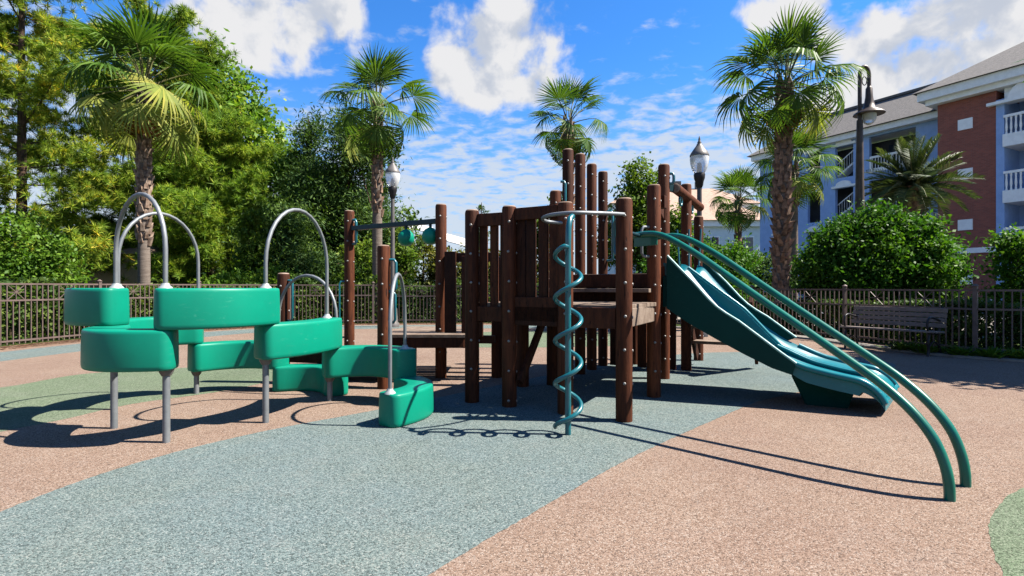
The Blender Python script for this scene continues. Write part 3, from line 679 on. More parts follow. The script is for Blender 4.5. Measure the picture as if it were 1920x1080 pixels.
# ---- fan palms
def fan_frond(seed, key, lp, R, pitch, droop, spread=2.25, n=30):
    rr = random.Random(seed); mb = MB(); n = int(n*1.15)
    pts = [(0, 0, 0), (lp*.35, 0, .05*lp), (lp*.7, 0, .05*lp), (lp, 0, 0)]
    mb.tube(pts, [.026, .018, .014, .011], 5, 1)
    rot = Matrix.Rotation(pitch, 3, 'Y')
    for i in range(n):
        th = -spread+2*spread*(i+.5)/n+rr.uniform(-.03, .03); dth = 2*spread/n
        L = R*(.72+.28*math.cos(th*.55))*rr.uniform(.9, 1.06); ca, sa = math.cos(th), math.sin(th); vsx = []
        tilt = rr.uniform(.25, .6)*(1 if i % 2 else -1); dr = droop*rr.uniform(.7, 1.4)
        for q, wf in ((.03, .9), (.26, 1.04), (.50, .88), (.76, .50), (1.0, .05)):
            rad = L*q; w = rad*dth*.5*wf if q < .6 else .55*L*dth*.5*wf
            zc = .12*R*(1-math.cos(th))*-.5-dr*R*max(0, q-.35)**2+.10*R*q*(abs(ca))
            for sg in (-1, 1): vsx.append(Vector((lp+0*ca, 0, 0))+rot @ Vector((rad*ca-sg*w*sa, rad*sa+sg*w*ca, zc+sg*w*tilt)))
        mb.add(vsx, [(2*k, 2*k+1, 2*k+3, 2*k+2) for k in range(4)], 0)
    me = bpy.data.meshes.new('frond'); me.from_pydata(mb.v, [], mb.f); me.materials.append(M[key]); me.materials.append(M['petiole'])
    me.polygons.foreach_set('material_index', mb.m); me.update(); return me
FR_UP = [fan_frond(k, 'fan', .85, .95, .05+.08*k, .25+.1*k, 1.75, 26) for k in range(4)]
FR_MID = [fan_frond(10+k, 'fan', 1.0, .92, .35+.15*k, .8+.2*k, 1.7, 26) for k in range(4)]
FR_LOW = [fan_frond(20+k, 'fan', 1.0, .92, .8+.15*k, 1.2+.3*k, 1.65, 24) for k in range(3)]
FR_YEL = [fan_frond(30+k, 'fan_y', 1.0, .92, .6+.15*k, .7, 1.7, 24) for k in range(3)]
FR_DEAD = [fan_frond(40+k, 'fan_d', .75, .85, 1.2, 1.2, 1.5, 22) for k in range(3)]
def fan_palm(label, base, ztop, scale, trunk_r, smooth_to, seed, nf=40, yellow=.25, dead=3, lean=(0, 0), boot='boot', boots_n=90, el_lo=-48, name='fan_palm'):
    rr = random.Random(seed); base = Vector(base); r = thing(name, label, 'palm', tuple(base))
    H = ztop; ax = lambda z: base+Vector((lean[0]*(z/H)**1.4, lean[1]*z/H, z))
    zs = np.linspace(0, H, 14)
    MB().tube([ax(z) for z in zs], [trunk_r*(1.25 if z == 0 else 1.0 if z < smooth_to else .86) for z in zs], 14).build('trunk', 'palm_smooth', r, 60)
    if boots_n:
        mb = MB()
        for k in range(boots_n):                                    # cut leaf bases in a criss-cross spiral
            z = smooth_to+(H-smooth_to)*(k+.5)/boots_n; a = k*2.39996; c = ax(z); rad = trunk_r*.86
            o = Vector((math.cos(a), math.sin(a), 0)); t = Vector((-o.y, o.x, 0)); w = trunk_r*rr.uniform(.34, .5); h = rr.uniform(.16, .30); lf = rr.uniform(.05, .13)*(1.7 if (.15 < k/boots_n < .5 and boots_n > 150) else 1); sk = rr.uniform(-.5, .5)*w
            p = [c+o*(rad-.03)-t*w, c+o*(rad-.03)+t*w, c+o*(rad+lf)+t*(w*.45+sk)+Z*h, c+o*(rad+lf)-t*(w*.45-sk)+Z*h, c+o*(rad-.04)+t*(w*.45+sk)+Z*h*.8, c+o*(rad-.04)-t*(w*.45-sk)+Z*h*.8, c+o*(rad+.035)+t*w*.9-Z*.02, c+o*(rad+.035)-t*w*.9-Z*.02]
            mb.add(p, [(7, 6, 2, 3), (3, 2, 4, 5), (0, 7, 3, 5), (6, 1, 4, 2), (1, 0, 5, 4), (0, 1, 6, 7)])
        tag(mb.build('leaf_boots', boot, r), kind='stuff')
    for k in range(nf):
        f = k/(nf-1); el = math.radians(86-(86-el_lo)*f**1.12+rr.uniform(-7, 7)); a = k*2.39996+rr.uniform(-.25, .25)
        if f > .6 and rr.random() < yellow*(1.6 if f > .75 else .8): me = rr.choice(FR_YEL)
        else: me = rr.choice(FR_UP if f < .42 else FR_MID if f < .75 else FR_LOW)
        p = ax(H)+Vector((math.cos(a)*.10, math.sin(a)*.10, .18-.45*f)); s = scale*rr.uniform(.86, 1.1)*(1 if f > .1 else .85)
        q = Quaternion((0, 0, 1), a) @ Quaternion((0, 1, 0), -el) @ Quaternion((1, 0, 0), rr.uniform(-.5, .5))
        link('frond', me, r, tuple(p), q.to_euler(), (s, s, s))
    for k in range(dead):
        a = rr.uniform(0, 6.28); p = ax(H-.35); q = Quaternion((0, 0, 1), a) @ Quaternion((0, 1, 0), rr.uniform(.7, 1.1)); s = scale*.85
        link('dead_frond', rr.choice(FR_DEAD), r, tuple(p), q.to_euler(), (s, s, s))
    return r
def feather_frond(seed, L, arch, key='date', npair=46):
    rr = random.Random(seed); mb = MB(); P = []
    for k in range(13):
        t = k/12; P.append(Vector((L*t*(1-.10*t*arch), 0, -arch*.42*L*t*t)))
    mb.tube(P, [.03*(1-.8*k/12) for k in range(13)], 5, 1)
    for k in range(npair):
        t = .10+.89*k/npair; i = min(11, int(t*12)); p = P[i].lerp(P[i+1], t*12-i); tg = (P[i+1]-P[i]).normalized()
        ll = .42*math.sin(math.pi*min(1, .12+t*.86))**.6*rr.uniform(.85, 1.1)+.05
        for s in (-1, 1):
            d = (tg*.75+Vector((0, s*.8, .42+rr.uniform(-.15, .15)))).normalized(); w = Vector((-d.z, 0, d.x)).normalized()*.021
            mb.add([p-w*.6, p+w*.6, p+d*ll*.6+w+Vector((0, 0, -.02)), p+d*ll+Vector((0, 0, -.07)), p+d*ll*.6-w], [(0, 1, 2, 3, 4)])
    me = bpy.data.meshes.new('frond'); me.from_pydata(mb.v, [], mb.f); me.materials.append(M[key]); me.materials.append(M['petiole'])
    me.polygons.foreach_set('material_index', mb.m); me.update(); return me
def date_palm(label, base, ztop, L, seed, nf=46):
    rr = random.Random(seed); base = Vector(base); r = thing('date_palm', label, 'palm', tuple(base))
    MB().tube([base, base+Z*ztop*.6, base+Z*(ztop-1.0), base+Z*ztop], [.36, .32, .34, .42], 14).build('trunk', 'boot_dark', r, 60)
    mb = MB()
    for k in range(120):
        z = ztop*.35+ztop*.66*k/120; a = k*2.39996; o = Vector((math.cos(a), math.sin(a), 0)); t = Vector((-o.y, o.x, 0)); c = base+Z*z; R_ = .31+.1*(k/120)
        mb.add([c+o*R_-t*.08, c+o*R_+t*.08, c+o*(R_+.13)+Z*.16+t*.05, c+o*(R_+.13)+Z*.16-t*.05, c+o*R_+Z*.18], [(0, 1, 2, 3), (3, 2, 4), (0, 3, 4), (1, 4, 2)])
    tag(mb.build('leaf_boots', 'petiole', r), kind='stuff')
    ms = [feather_frond(seed+k, L, a_) for k, a_ in enumerate((.25, .6, .9, 1.1))]
    for k in range(nf):
        f = k/(nf-1); el = math.radians(86-98*f+rr.uniform(-6, 6)); a = k*2.39996+rr.uniform(-.2, .2)
        me = ms[min(3, int(f*4))]; q = Quaternion((0, 0, 1), a) @ Quaternion((0, 1, 0), -el) @ Quaternion((1, 0, 0), rr.uniform(-.4, .4)); s = rr.uniform(.85, 1.08)
        link('frond', me, r, tuple(base+Z*(ztop-.1*f)), q.to_euler(), (s, s, s))

fan_palm('tall fan palm with yellowing lower fronds behind the green pods', (-10.35, 15.0, 0), 6.85, 1.18, .155, 2.35, 11, 36, .9, 8, boots_n=110, boot='boot')
fan_palm('fan palm with shaggy skirt beside the left acorn lamp', (-4.65, 18.4, 0), 7.45, 1.12, .17, 3.6, 12, 27, .16, 4, boots_n=60, boot='boot_dark', el_lo=-62)
fan_palm('fan palm rising behind the tall log palisade', (2.12, 20.0, 0), 7.4, .96, .19, 4.0, 13, 23, .12, 4, boots_n=60, boot='boot_dark', el_lo=-62)
fan_palm('tallest fan palm with thick rough trunk beside the brown street lamp', (7.3, 14.5, 0), 6.75, 1.05, .175, .9, 14, 34, .35, 5, lean=(.12, 0), boots_n=170, boot='boot_dark', el_lo=-45)
fan_palm('slim fan palm half hidden behind the tallest palm', (11.9, 22.5, 0), 6.2, 1.05, .15, 4.6, 15, 34, .30, 1, boots_n=24, boot='boot_dark')
fan_palm('low dark fan palm before the distant pale house', (10.6, 25.0, 0), 5.3, .92, .15, 2.6, 16, 30, .05, 1, boots_n=30, boot='boot_dark')
date_palm('feathery date palm before the red brick wall', (15.2, 20.2, 0), 5.0, 1.95, 60, 64)

pine('pine_tree', 'big yellow green pine at the far left edge', (-18.2, 19.8, 0), 17.0, 4.8, 21, 'pine', .10, 6800, 44, .29, cone=.38, width=.027)
pine('pine_tree', 'pine with low boughs behind the tall left palm', (-15.6, 24.0, 0), 13.0, 4.4, 23, 'pine', .06, 6400, 44, .31, cone=.42, width=.030)
pine('pine_tree', 'bushy pine under the autumn tinted tree', (-12.6, 22.3, 0), 8.2, 3.6, 24, 'pine2', .05, 5600, 44, .28, cone=.5, width=.028)
broad('autumn_tree', 'leafy tree with orange tinted top right of the left palm', (-14.4, 26.5, 0), [(-15.3, 26.3, 10.4, 2.5, 2.2, 2.9), (-13.7, 26.5, 8.3, 2.3, 2.2, 2.7), (-12.2, 26.2, 6.0, 2.2, 2.0, 2.6), (-14.5, 26.2, 5.0, 3.0, 2.2, 2.6), (-11.6, 26.0, 3.6, 1.8, 1.6, 2.0)], 520, 60, .25, .42, 'elm', .22, 25)
def cypress(label, base, H, R, seed, n=26000, m='dark_leaf', size=.19, name='evergreen_tree'):
    blobs = []
    for k in range(9):
        f = k/8; rr_ = random.Random(seed*31+k); blobs.append((base[0]+rr_.uniform(-.35, .35)*R, base[1]+rr_.uniform(-.3, .3)*R, H*(.10+.84*f), R*(1-f)**.55*.95+.16, R*(1-f)**.55*.9+.16, H*.085+.12))
    return broad(name, label, base, blobs, n//45, 45, size, R*.17, m, .18, seed, aspect=.26, shell=.35, forks=40)
cypress('tall dark evergreen left of the left acorn lamp', (-7.4, 23.5, 0), 9.4, 2.5, 31, 80000)
cypress('narrow dark evergreen with sparse spiky top', (-9.8, 25.5, 0), 9.8, 1.7, 32, 46000)
cypress('dark evergreen filling the gap behind the second palm', (-7.3, 27.0, 0), 7.6, 1.7, 33, 40000)
cypress('shaded evergreen thicket at the foot of the dark trees', (-8.6, 21.0, 0), 4.6, 2.3, 34, 40000)
cypress('distant spire shaped conifer above the log railing', (-3.42, 60.0, 0), 11.4, 1.3, 35, 6000, size=.35)
broad('vine_column', 'bright green creeper climbing a trunk among the pines', (-9.2, 18.9, 0), [(-9.2, 18.8, 1.2, .45, .4, 1.2), (-9.15, 18.8, 2.7, .38, .36, 1.2), (-9.1, 18.8, 3.8, .3, .3, .7)], 130, 60, .12, .13, 'lime', .08, 41, 'creeper', shell=.6)
broad('leafy_shrub', 'bright green shrub at the left edge behind the fence', (-12.0, 13.6, 0), [(-12.8, 13.4, 1.9, 1.2, 1.1, 1.5), (-11.9, 13.7, 1.6, .65, .7, 1.0), (-13.4, 13.0, 1.4, 1.3, 1.0, 1.4), (-12.3, 13.6, .8, 1.1, 1.0, .8)], 400, 80, .10, .16, 'shrub', .07, 42, 'shrub', shell=.65)
broad('leafy_shrub', 'low bright shrub at the foot of the tall left palm', (-9.0, 17.6, 0), [(-9.3, 17.6, .9, 1.2, .8, .8), (-8.0, 18.0, 1.0, 1.0, .7, .8)], 150, 50, .12, .16, 'shrub', .05, 43, 'shrub', shell=.6)
broad('leafy_shrub', 'sunlit green shrub beside the second palm trunk', (-5.6, 19.8, 0), [(-5.6, 19.8, 1.6, .8, .7, 1.5), (-4.2, 19.9, 1.9, .55, .6, 1.8)], 150, 50, .13, .16, 'lime', .05, 44, 'shrub', shell=.6)
broad('olive_bush', 'olive yellow bush under the white canopy', (-4.0, 23.5, 0), [(-4.2, 23.5, 1.7, 1.5, 1.1, 1.5), (-2.6, 23.8, 1.6, 1.2, 1.0, 1.4), (-5.4, 23.9, 1.4, 1.1, 1.0, 1.3)], 300, 55, .15, .2, 'ochre', .06, 45, 'bush', shell=.6)
broad('olive_bush', 'olive bush glimpsed between the log boards', (-.6, 24.5, 0), [(-1.0, 24.5, 1.5, 1.4, 1.1, 1.4), (.8, 24.8, 1.9, 1.4, 1.1, 1.6)], 240, 55, .15, .2, 'ochre', .06, 46, 'bush', shell=.6)
broad('slender_tree', 'thin sapling with sparse dark leaves beside the left lamp', (-4.6, 22.0, 0), [(-4.3, 22.0, 3.9, .45, .4, .9), (-4.2, 22, 3.0, .5, .4, .6)], 34, 16, .17, .14, 'dark_leaf', .03, 47)
broad('light_green_tree', 'light green tree right of the palisade logs', (5.35, 22.5, 0), [(5.5, 22.5, 5.3, .75, .7, 1.5), (5.1, 22.4, 4.0, 1.15, .9, 1.3), (5.8, 22.6, 3.1, 1.2, 1.0, 1.3), (4.4, 22.5, 3.0, .9, .8, 1.0)], 260, 50, .17, .22, 'lime', .10, 48, shell=.5)
broad('light_green_tree', 'small leafy tree peeking over the railing before the palisade', (1.7, 24.0, 0), [(1.7, 24.0, 4.0, .9, .8, .9), (.9, 24.1, 3.4, .7, .6, .6), (2.2, 24, 4.9, .4, .4, .6)], 80, 36, .16, .2, 'lime', .07, 49, shell=.4)
broad('light_green_tree', 'green tree behind the hanging log beam', (6.9, 21.5, 0), [(6.6, 21.5, 2.9, .8, .8, 1.6), (6.2, 21.6, 1.6, 1.1, .9, 1.3)], 160, 50, .16, .2, 'lime', .08, 50, shell=.5)
broad('round_bush', 'bright bush between the slide and the low fan palm', (6.9, 18.3, 0), [(6.3, 18.3, 1.6, 1.0, .9, 1.3), (7.2, 18.5, 1.75, 1.0, .9, 1.3), (5.4, 18.4, 1.3, .9, .8, 1.1)], 280, 70, .115, .18, 'bush', .07, 51, 'bush', shell=.6)
broad('round_bush', 'big round glossy bush in front of the blue wing', (10.0, 14.6, 0), [(9.75, 14.5, 1.75, 1.85, 1.5, 1.45), (8.95, 14.4, 1.55, 1.05, 1.1, 1.2), (10.75, 14.4, 1.45, 1.1, 1.1, 1.15), (10.0, 14.5, 2.35, 1.3, 1.1, .95), (10.8, 14.4, 2.1, 1.0, .9, .9)], 820, 80, .105, .16, 'bush', .10, 52, 'bush', shell=.72)
broad('round_bush', 'dark bush at the right edge before the balconies', (12.6, 12.9, 0), [(12.75, 12.9, 1.6, .8, .8, 1.0), (12.9, 12.9, .8, 1.0, .9, .8)], 220, 70, .105, .16, 'bush', .06, 53, 'bush', shell=.6)
broad('round_bush', 'dark shrub mass below the low fan palm', (10.0, 20.5, 0), [(9.6, 20.3, 1.3, 1.1, 1.0, 1.3), (8.7, 20.0, 1.0, .9, .9, 1.1)], 170, 50, .14, .19, 'dark_leaf', .06, 54, 'bush', shell=.6)
boxhedge('hedge', 'clipped sunlit hedge behind the back fence', [(-8.6, 17.3), (-6.2, 18.2), (-2.5, 18.6), (1.5, 18.7), (4.2, 17.9)], 1.1, 1.28, 26000, .115, 'hedge', 61)
boxhedge('hedge', 'ivy covered bank behind the left fence', [(-11.9, 6.5), (-11.3, 10.0), (-10.7, 12.6), (-9.9, 14.6), (-8.8, 16.6)], .9, 1.1, 22000, .11, 'hedge', 62)
boxhedge('hedge', 'dark low hedge behind the bench fence', [(6.5, 16.0), (7.7, 13.8), (8.4, 11.8), (8.9, 10.4), (10.4, 9.5)], .55, .78, 26000, .09, 'hedge', 63)
def tufts(label, spots, n, h, m, seed, name='leafy_plant'):
    for k, (x, y) in enumerate(spots):
        rng = np.random.default_rng(seed+k); r = thing(name, label[k], 'plant', (x, y, 0))
        a = rng.uniform(0, 6.28, n); o = np.stack([np.cos(a), np.sin(a), rng.uniform(.25, 1.3, n)], 1); o /= np.linalg.norm(o, axis=1, keepdims=True)
        L = h*rng.uniform(.5, 1.1, (n, 1)); b = np.cross(o, np.array([[0, 0, 1.]])); b /= np.linalg.norm(b, axis=1, keepdims=True)
        p0 = rng.normal(0, .06, (n, 3)); p0[:, 2] = 0; w = .028
        V = np.stack([p0-b*w*.4, p0+b*w*.4, p0+o*L*.55+b*w, p0+o*L*np.array([[1, 1, .82]]), p0+o*L*.55-b*w], 1).reshape(-1, 3)
        link('leaf_cluster', np_mesh('leaf_cluster', V, 5, m), r)
tufts(['leafy clump by the fence at the right edge', 'second leafy clump left of the right edge', 'small weed clump right of the bench leg', 'small weed clump under the bench seat', 'weed clump left of the bench leg'],
      [(8.35, 8.75), (8.0, 8.9), (7.72, 9.2), (7.3, 9.95), (7.45, 9.55)], 90, .34, 'lime', 70)
# the tree right of the frame whose shade lies over bench and fence
broad('shade_tree', 'broad leafy tree outside the right edge shading the bench', (13.6, 7.6, 0), [(12.7, 8.3, 5.6, 2.2, 1.9, 1.4), (13.4, 7.4, 6.2, 2.4, 2.0, 1.6), (10.4, 7.4, 4.6, 1.5, 1.3, .9), (13.4, 9.0, 5.3, 2.0, 1.6, 1.2)], 420, 110, .22, .40, 'bush', .22, 55, shell=.3)

# ------------------------------------------------------------------ pod climber
def pod_climber():
    L1, L2, L3 = Vector((-3.38, 4.53, 0)), Vector((-2.67, 4.12, 0)), Vector((-2.18, 4.72, 0))
    Fp, L4, G = Vector((-3.90, 5.22, 0)), Vector((-3.55, 6.0, 0)), Vector((-2.71, 6.2, 0))
    Re, L5, Mp, Np = Vector((-1.95, 5.92, 0)), Vector((-1.92, 5.62, 0)), Vector((-1.10, 5.48, 0)), Vector((-1.05, 4.62, 0))
    lv = [(0.0, .285), (.255, .565), (.565, .875), (.872, 1.19)]
    r = thing('pod_climber', 'green curved plastic stepping pods on steel legs with arched grab rails', 'climber', (-2.6, 5.2, 0))
    W = .128
    def pod(a, b, bulge, level):
        """curved bean block from a to b, bowed by bulge to the left of a->b"""
        z0, z1 = lv[level]; d = (b-a); ln = d.length; t = d/ln; nr = Vector((-t.y, t.x, 0)); cen = []
        n = 18; ext = -.008/ln
        for k in range(n+1):
            f = -ext+(1+2*ext)*k/n; cen.append(a+d*f+nr*bulge*(1-(2*f-1)**2))
        def outline(w):
            Lf, Rt = [], []
            for k, p in enumerate(cen):
                tt = (cen[min(k+1, n)]-cen[max(k-1, 0)]).normalized(); nn = Vector((-tt.y, tt.x, 0)); Lf.append(p+nn*w); Rt.append(p-nn*w)
            t0 = (cen[1]-cen[0]).normalized(); t1 = (cen[-1]-cen[-2]).normalized(); rc = .080*w/W
            def cap(p, tv, w):                                     # rounded end, walking from left side to right side
                nn = Vector((-tv.y, tv.x, 0)); out = []
                for k in range(1, 6):
                    aa = math.pi/2*k/6; out.append(p+nn*(w-rc+rc*math.cos(aa))+tv*(rc*math.sin(aa)))
                for k in range(1, 6):
                    aa = math.pi/2*k/6; out.append(p-nn*(w-rc+rc*math.sin(aa))+tv*(rc*math.cos(aa)))
                return out
            return Lf+cap(cen[-1], t1, w)+Rt[::-1]+cap(cen[0], -t0, w)
        lev = [(z0, W-.018), (z0+.004, W-.008), (z0+.014, W-.001), (z0+.04, W+.002), ((z0+z1)/2, W+.001), (z1-.03, W-.002), (z1-.011, W-.005), (z1-.003, W-.012), (z1, W-.024)]
        mb = MB(); rings = [[p+Z*zz for p in outline(w)] for zz, w in lev]; m = len(rings[0]); base = 0; fs = []
        vs = [p for rg in rings for p in rg]
        for i in range(len(lev)-1):
            for k in range(m): fs.append((i*m+k, i*m+(k+1) % m, (i+1)*m+(k+1) % m, (i+1)*m+k))
        fs += [tuple(range(m))[::-1], tuple((len(lev)-1)*m+k for k in range(m))]
        mb.add(vs, fs); mb.build('pod', 'pod', r, 42)
    pod(Mp, Np, .20, 0)          # near ground pod, bowed to the right
    pod(L5, Mp, .19, 1)
    pod(L3, L5, -.10, 2)
    pod(L2, L3, -.12, 3)
    pod(L1, L2, -.23, 2)
    pod(L1, Fp, .22, 3)
    pod(Fp, L4, .2, 2)
    pod(L4, G, .18, 1)
    pod(G, Re, .2, 0)
    for p, zt in ((L1, lv[2][0]), (L2, lv[2][0]), (L3, lv[2][0]), (Fp, lv[2][0]), (L4, lv[1][0]), (L5, lv[1][0])):
        lg = MB().tube([p+Z*-.05, p+Z*(zt+.01)], .027, 14).build('leg', 'steel', r, 50)
        MB().lathe(p, [(.034, zt-.05), (.05, zt-.02), (.055, zt+.004)], 14).build('collar', 'lamp_grey', lg, 50)
    def arch(a, za, b, zb, ap):
        """inverted-U grab rail"""
        d = b-a; hw = d.length/2; pts = [a+Z*(za-.02)]
        zs = ap-hw*1.15 if ap-hw*1.15 > max(za, zb)+.02 else max(za, zb)+.05
        pts.append(a+Z*(zs*.5+za*.5)); 
        for k in range(17):
            t = math.pi*k/16; pts.append(a.lerp(b, .5-.5*math.cos(t))+Z*(zs+(ap-zs)*math.sin(t)))
        pts.append(b+Z*(zs*.5+zb*.5)); pts.append(b+Z*(zb-.02))
        g = MB().tube(pts, .0172, 12).build('grab_rail', 'steel', r, 60)
        for q, zq in ((a, za), (b, zb)):
            MB().lathe(q, [(.052, zq-.004), (.047, zq+.008), (.031, zq+.022), (.025, zq+.04)], 14).build('collar', 'white_collar', g, 50)
    H = [l[1] for l in lv]
    arch(L1+Vector((0.0, .02, 0)), H[3], L2+Vector((-.02, .02, 0)), H[3], 1.955)
    arch(Fp+Vector((.06, -.02, 0)), H[3], L4+Vector((.02, 0, 0)), H[2], 1.97)
    arch(L3, H[3], L5+Vector((-.03, 0, 0)), H[2], 1.945)
    arch(Mp, H[1], Np+Vector((.0, -.03, 0)), H[0], 1.32)
    arch(G, H[1], Re, H[0], 1.33)
pod_climber()

# ------------------------------------------------------------------ log play structure
A0 = Vector((1.004, 4.78, 0)); U = Vector((.87, -.493, 0)); V = Vector((.493, .87, 0))
def UV(u, v, z=0): return A0+U*u+V*v+Z*z
PR = .0745
bolt_me = MB().lathe((0, 0, 0), [(.0145, 0), (.014, .005), (.009, .009), (.004, .011)], 8).mesh('bolt', 'bolt', smooth=50)
play = thing('play_structure', 'dark brown log play structure with decks, palisade and bolted posts', 'play structure', (.6, 6.2, 0))
def log_post(p, ztop, r=PR, bolts=(-95, -8), z0=-.05, seed=0, spacing=.297):
    p = Vector((p[0], p[1], 0)); rr = random.Random(seed+int(p.x*100)); prof = [(r*1.0, z0), (r*1.01, .3), (r*.99, ztop*.5), (r, ztop-.03), (r*.93, ztop-.008)]
    n = 20; vs = []; mb = MB()
    mb.lathe(p, prof, n)
    c = p+Vector((0, 0, ztop-.008)); mb.lathe(c, [(r*.93, .0005), (r*.80, .012), (r*.4, .016)], n, 1)
    o = mb.build('log_post', ['wood', 'endgrain'], play, 40)
    if bolts:
        z = ztop-.16
        while z > .06:
            for k, a in enumerate(bolts):
                aa = math.radians(a+rr.uniform(-4, 4)); d = Vector((math.cos(aa), math.sin(aa), 0)); q = d.to_track_quat('Z', 'Y')
                link('bolt', bolt_me, o, tuple(p+d*(r-.003)+Z*(z-.012*k)), q.to_euler())
            z -= spacing
    return o
A, Cc, D, Ee = A0, Vector((.506, 5.06, 0)), Vector((-.027, 5.37, 0)), Vector((-.417, 5.57, 0))
Bb, B2, B3 = Vector((1.55, 5.83, 0)), Vector((1.99, 6.99, 0)), Vector((2.58, 7.9, 0))
log_post(A, 1.99); log_post(Cc, 2.0); log_post(D, 2.01); log_post(Ee, 2.0); log_post(Bb, 2.31, spacing=.31); log_post(B2, 2.8); log_post(B3, 2.72); log_post((3.05, 8.72), 2.35)
T = [UV(-1.33, v) for v in (1.80, 2.22, 2.66, 3.13)]
for k, p in enumerate(T): log_post(p, (3.0, 3.03, 2.98, 2.96)[k], .073)
log_post((.56, 6.85), 2.43, bolts=(-95,)); log_post((.13, 6.45), 1.55, bolts=()); log_post((.5, 6.55), 1.3, bolts=())
F1, F2, F3, F4 = Vector((-2.87, 6.7, 0)), Vector((-2.44, 8.0, 0)), Vector((-1.52, 6.32, 0)), Vector((-.94, 7.06, 0))
log_post(F1, 1.37); log_post(F2, 2.34); log_post(F3, 1.69); log_post(F4, 2.29)
log_post((-.20, 7.1), 1.6, bolts=()); log_post((-1.5, 8.0), .55, bolts=(), r=.07); log_post((1.9, 8.3), 1.3, bolts=())
def plank(p, q, w, h, m='board', name='board', bev=.006): return MB().bar(p, q, w, h).build(name, m, play, None, bev)
def upright(p, ang, w, t, z0, z1, m='board', name='upright_board'):
    c, s = math.cos(ang), math.sin(ang)
    return MB().obox((p.x, p.y, (z0+z1)/2), (c*w/2, s*w/2, 0), (-s*t/2, c*t/2, 0), (0, 0, (z1-z0)/2)).build(name, m, play, None, .006)
def edge(a, b, off=0.0, trim=PR):
    d = (b-a).normalized(); n = Vector((d.y, -d.x, 0)); return a+d*trim+n*off, b-d*trim+n*off, math.atan2(d.y, d.x)
# railings of the front wall: E-D and D-C
def panel(a, b, ztop, zbot, bh, fr, top_h=.13):
    p, q, ang = edge(a, b)
    plank(p+Z*(ztop-top_h/2), q+Z*(ztop-top_h/2), .045, top_h); plank(p+Z*(zbot+bh/2), q+Z*(zbot+bh/2), .045, bh)
    d = (q-p); n = Vector((-d.y, d.x, 0)).normalized()
    for f, w in fr: upright(p+d*f+n*.044, ang, w, .04, zbot+bh*.3, ztop-.03)
panel(Ee, D, 1.955, .85, .15, [(.14, .085), (.58, .085), (.93, .05)])
panel(D, Cc, 1.985, .86, .24, [(.09, .10), (.33, .095), (.62, .10), (.88, .105)], .12)
# decks: planks laid side by side
def deck(corner, du, dv, z, nu, name='deck_plank', th=.042, seed=0):
    """corner + du (plank length direction) + dv (direction in which planks follow each other)"""
    rr = random.Random(seed); L = dv.length; step = L/nu; dvn = dv.normalized()
    for k in range(nu):
        c = corner+du*.5+dvn*step*(k+.5)+Z*(z-th/2+rr.uniform(-.004, .003))
        MB().obox(c, du*.5*(1+rr.uniform(-.004, .004)), dvn*(step/2-.005), Z*th/2).build(name, 'deck', play, None, .005)
deck(UV(-.60, .02), U*.60, V*1.17, 1.035, 8, seed=1)                     # landing behind the spiral
deck(UV(-1.62, .03), U*1.01, V*1.16, 1.035, 8, seed=2)
for a, b in ((Cc, A), (D, Cc)):
    p, q, _ = edge(a, b, 0.0); plank(p+Z*.915, q+Z*.915, .045, .19)
p, q, _ = edge(A, Bb, .0); MB().bar(p+Z*.915, q+Z*.915, .045, .17).build('fascia_board', 'deck', play, None, .006)  # paler deck colour paints in the sunlight on this fascia
plank(UV(-1.62, .1, .91), UV(-1.62, 1.2, .91), .045, .17)
deck(UV(-1.25, 1.0), U*1.2, V*.20, 1.185, 2, seed=3); plank(UV(-1.25, 1.16, 1.09), UV(-.08, 1.16, 1.09), .04, .14)
plank(UV(-1.3, 1.24, 1.27), UV(-.08, 1.24, 1.27), .045, .15)
deck(UV(-1.30, 1.27), U*1.28, V*1.9, 1.352, 13, seed=4)
plank(UV(-1.25, 3.2, 1.25), UV(-.02, 3.2, 1.25), .045, .17); plank(UV(.0, 1.4, 1.24), UV(.0, 2.32, 1.24), .045, .17); plank(UV(0, 2.6, 1.24), UV(0, 3.2, 1.24), .045, .17)
# cross bearers and a diagonal brace under the decks
plank(UV(-1.6, .6, .93), UV(-.05, .6, .93), .06, .12); plank(D+Z*.25+U*.12, D+V*.5+Z*.85+U*.14, .05, .08)
plank(UV(-1.33, 1.75, 1.24), UV(-1.33, 3.2, 1.24), .05, .16)
# block ends beside the tall right posts
for z in (2.15, 1.36): MB().obox(Bb+Vector((.12, .16, z)), (.028, .05, 0), (-.05, .028, 0), (0, 0, .07)).build('beam_end', 'wood', play, None, .006)
plank(Bb+V*.08+Z*2.15, B2-V*.08+Z*2.15, .045, .14)
for k in range(6): upright(UV(-1.14+.21*k, 3.12), math.atan2(U.y, U.x), .135, .045, .02, 1.17)     # slatted back wall under the deck
# back stairs below the upper deck
for k, z in enumerate((.86, .62, .38)): plank(UV(-.10, 3.25+.22*k, z), UV(.75, 3.25+.22*k, z), .24, .045, 'deck', 'stair_tread')
for u in (-.10, .75): plank(UV(u, 3.1, 1.05), UV(u, 3.95, .12), .045, .16)
# low deck on the left and its fascia
deck(Vector((-1.62, 6.66, 0)), Vector((1.04, 0, 0)), Vector((0, 1.42, 0)), .605, 10, seed=5)
plank((-1.60, 6.70, .50), (-.60, 6.70, .50), .045, .13); plank((-1.60, 6.75, .49), (-1.60, 8.0, .49), .045, .17); plank((-.61, 6.75, .49), (-.61, 8.0, .49), .045, .13)
plank((-1.6, 8.07, .49), (-.60, 8.07, .49), .045, .13)
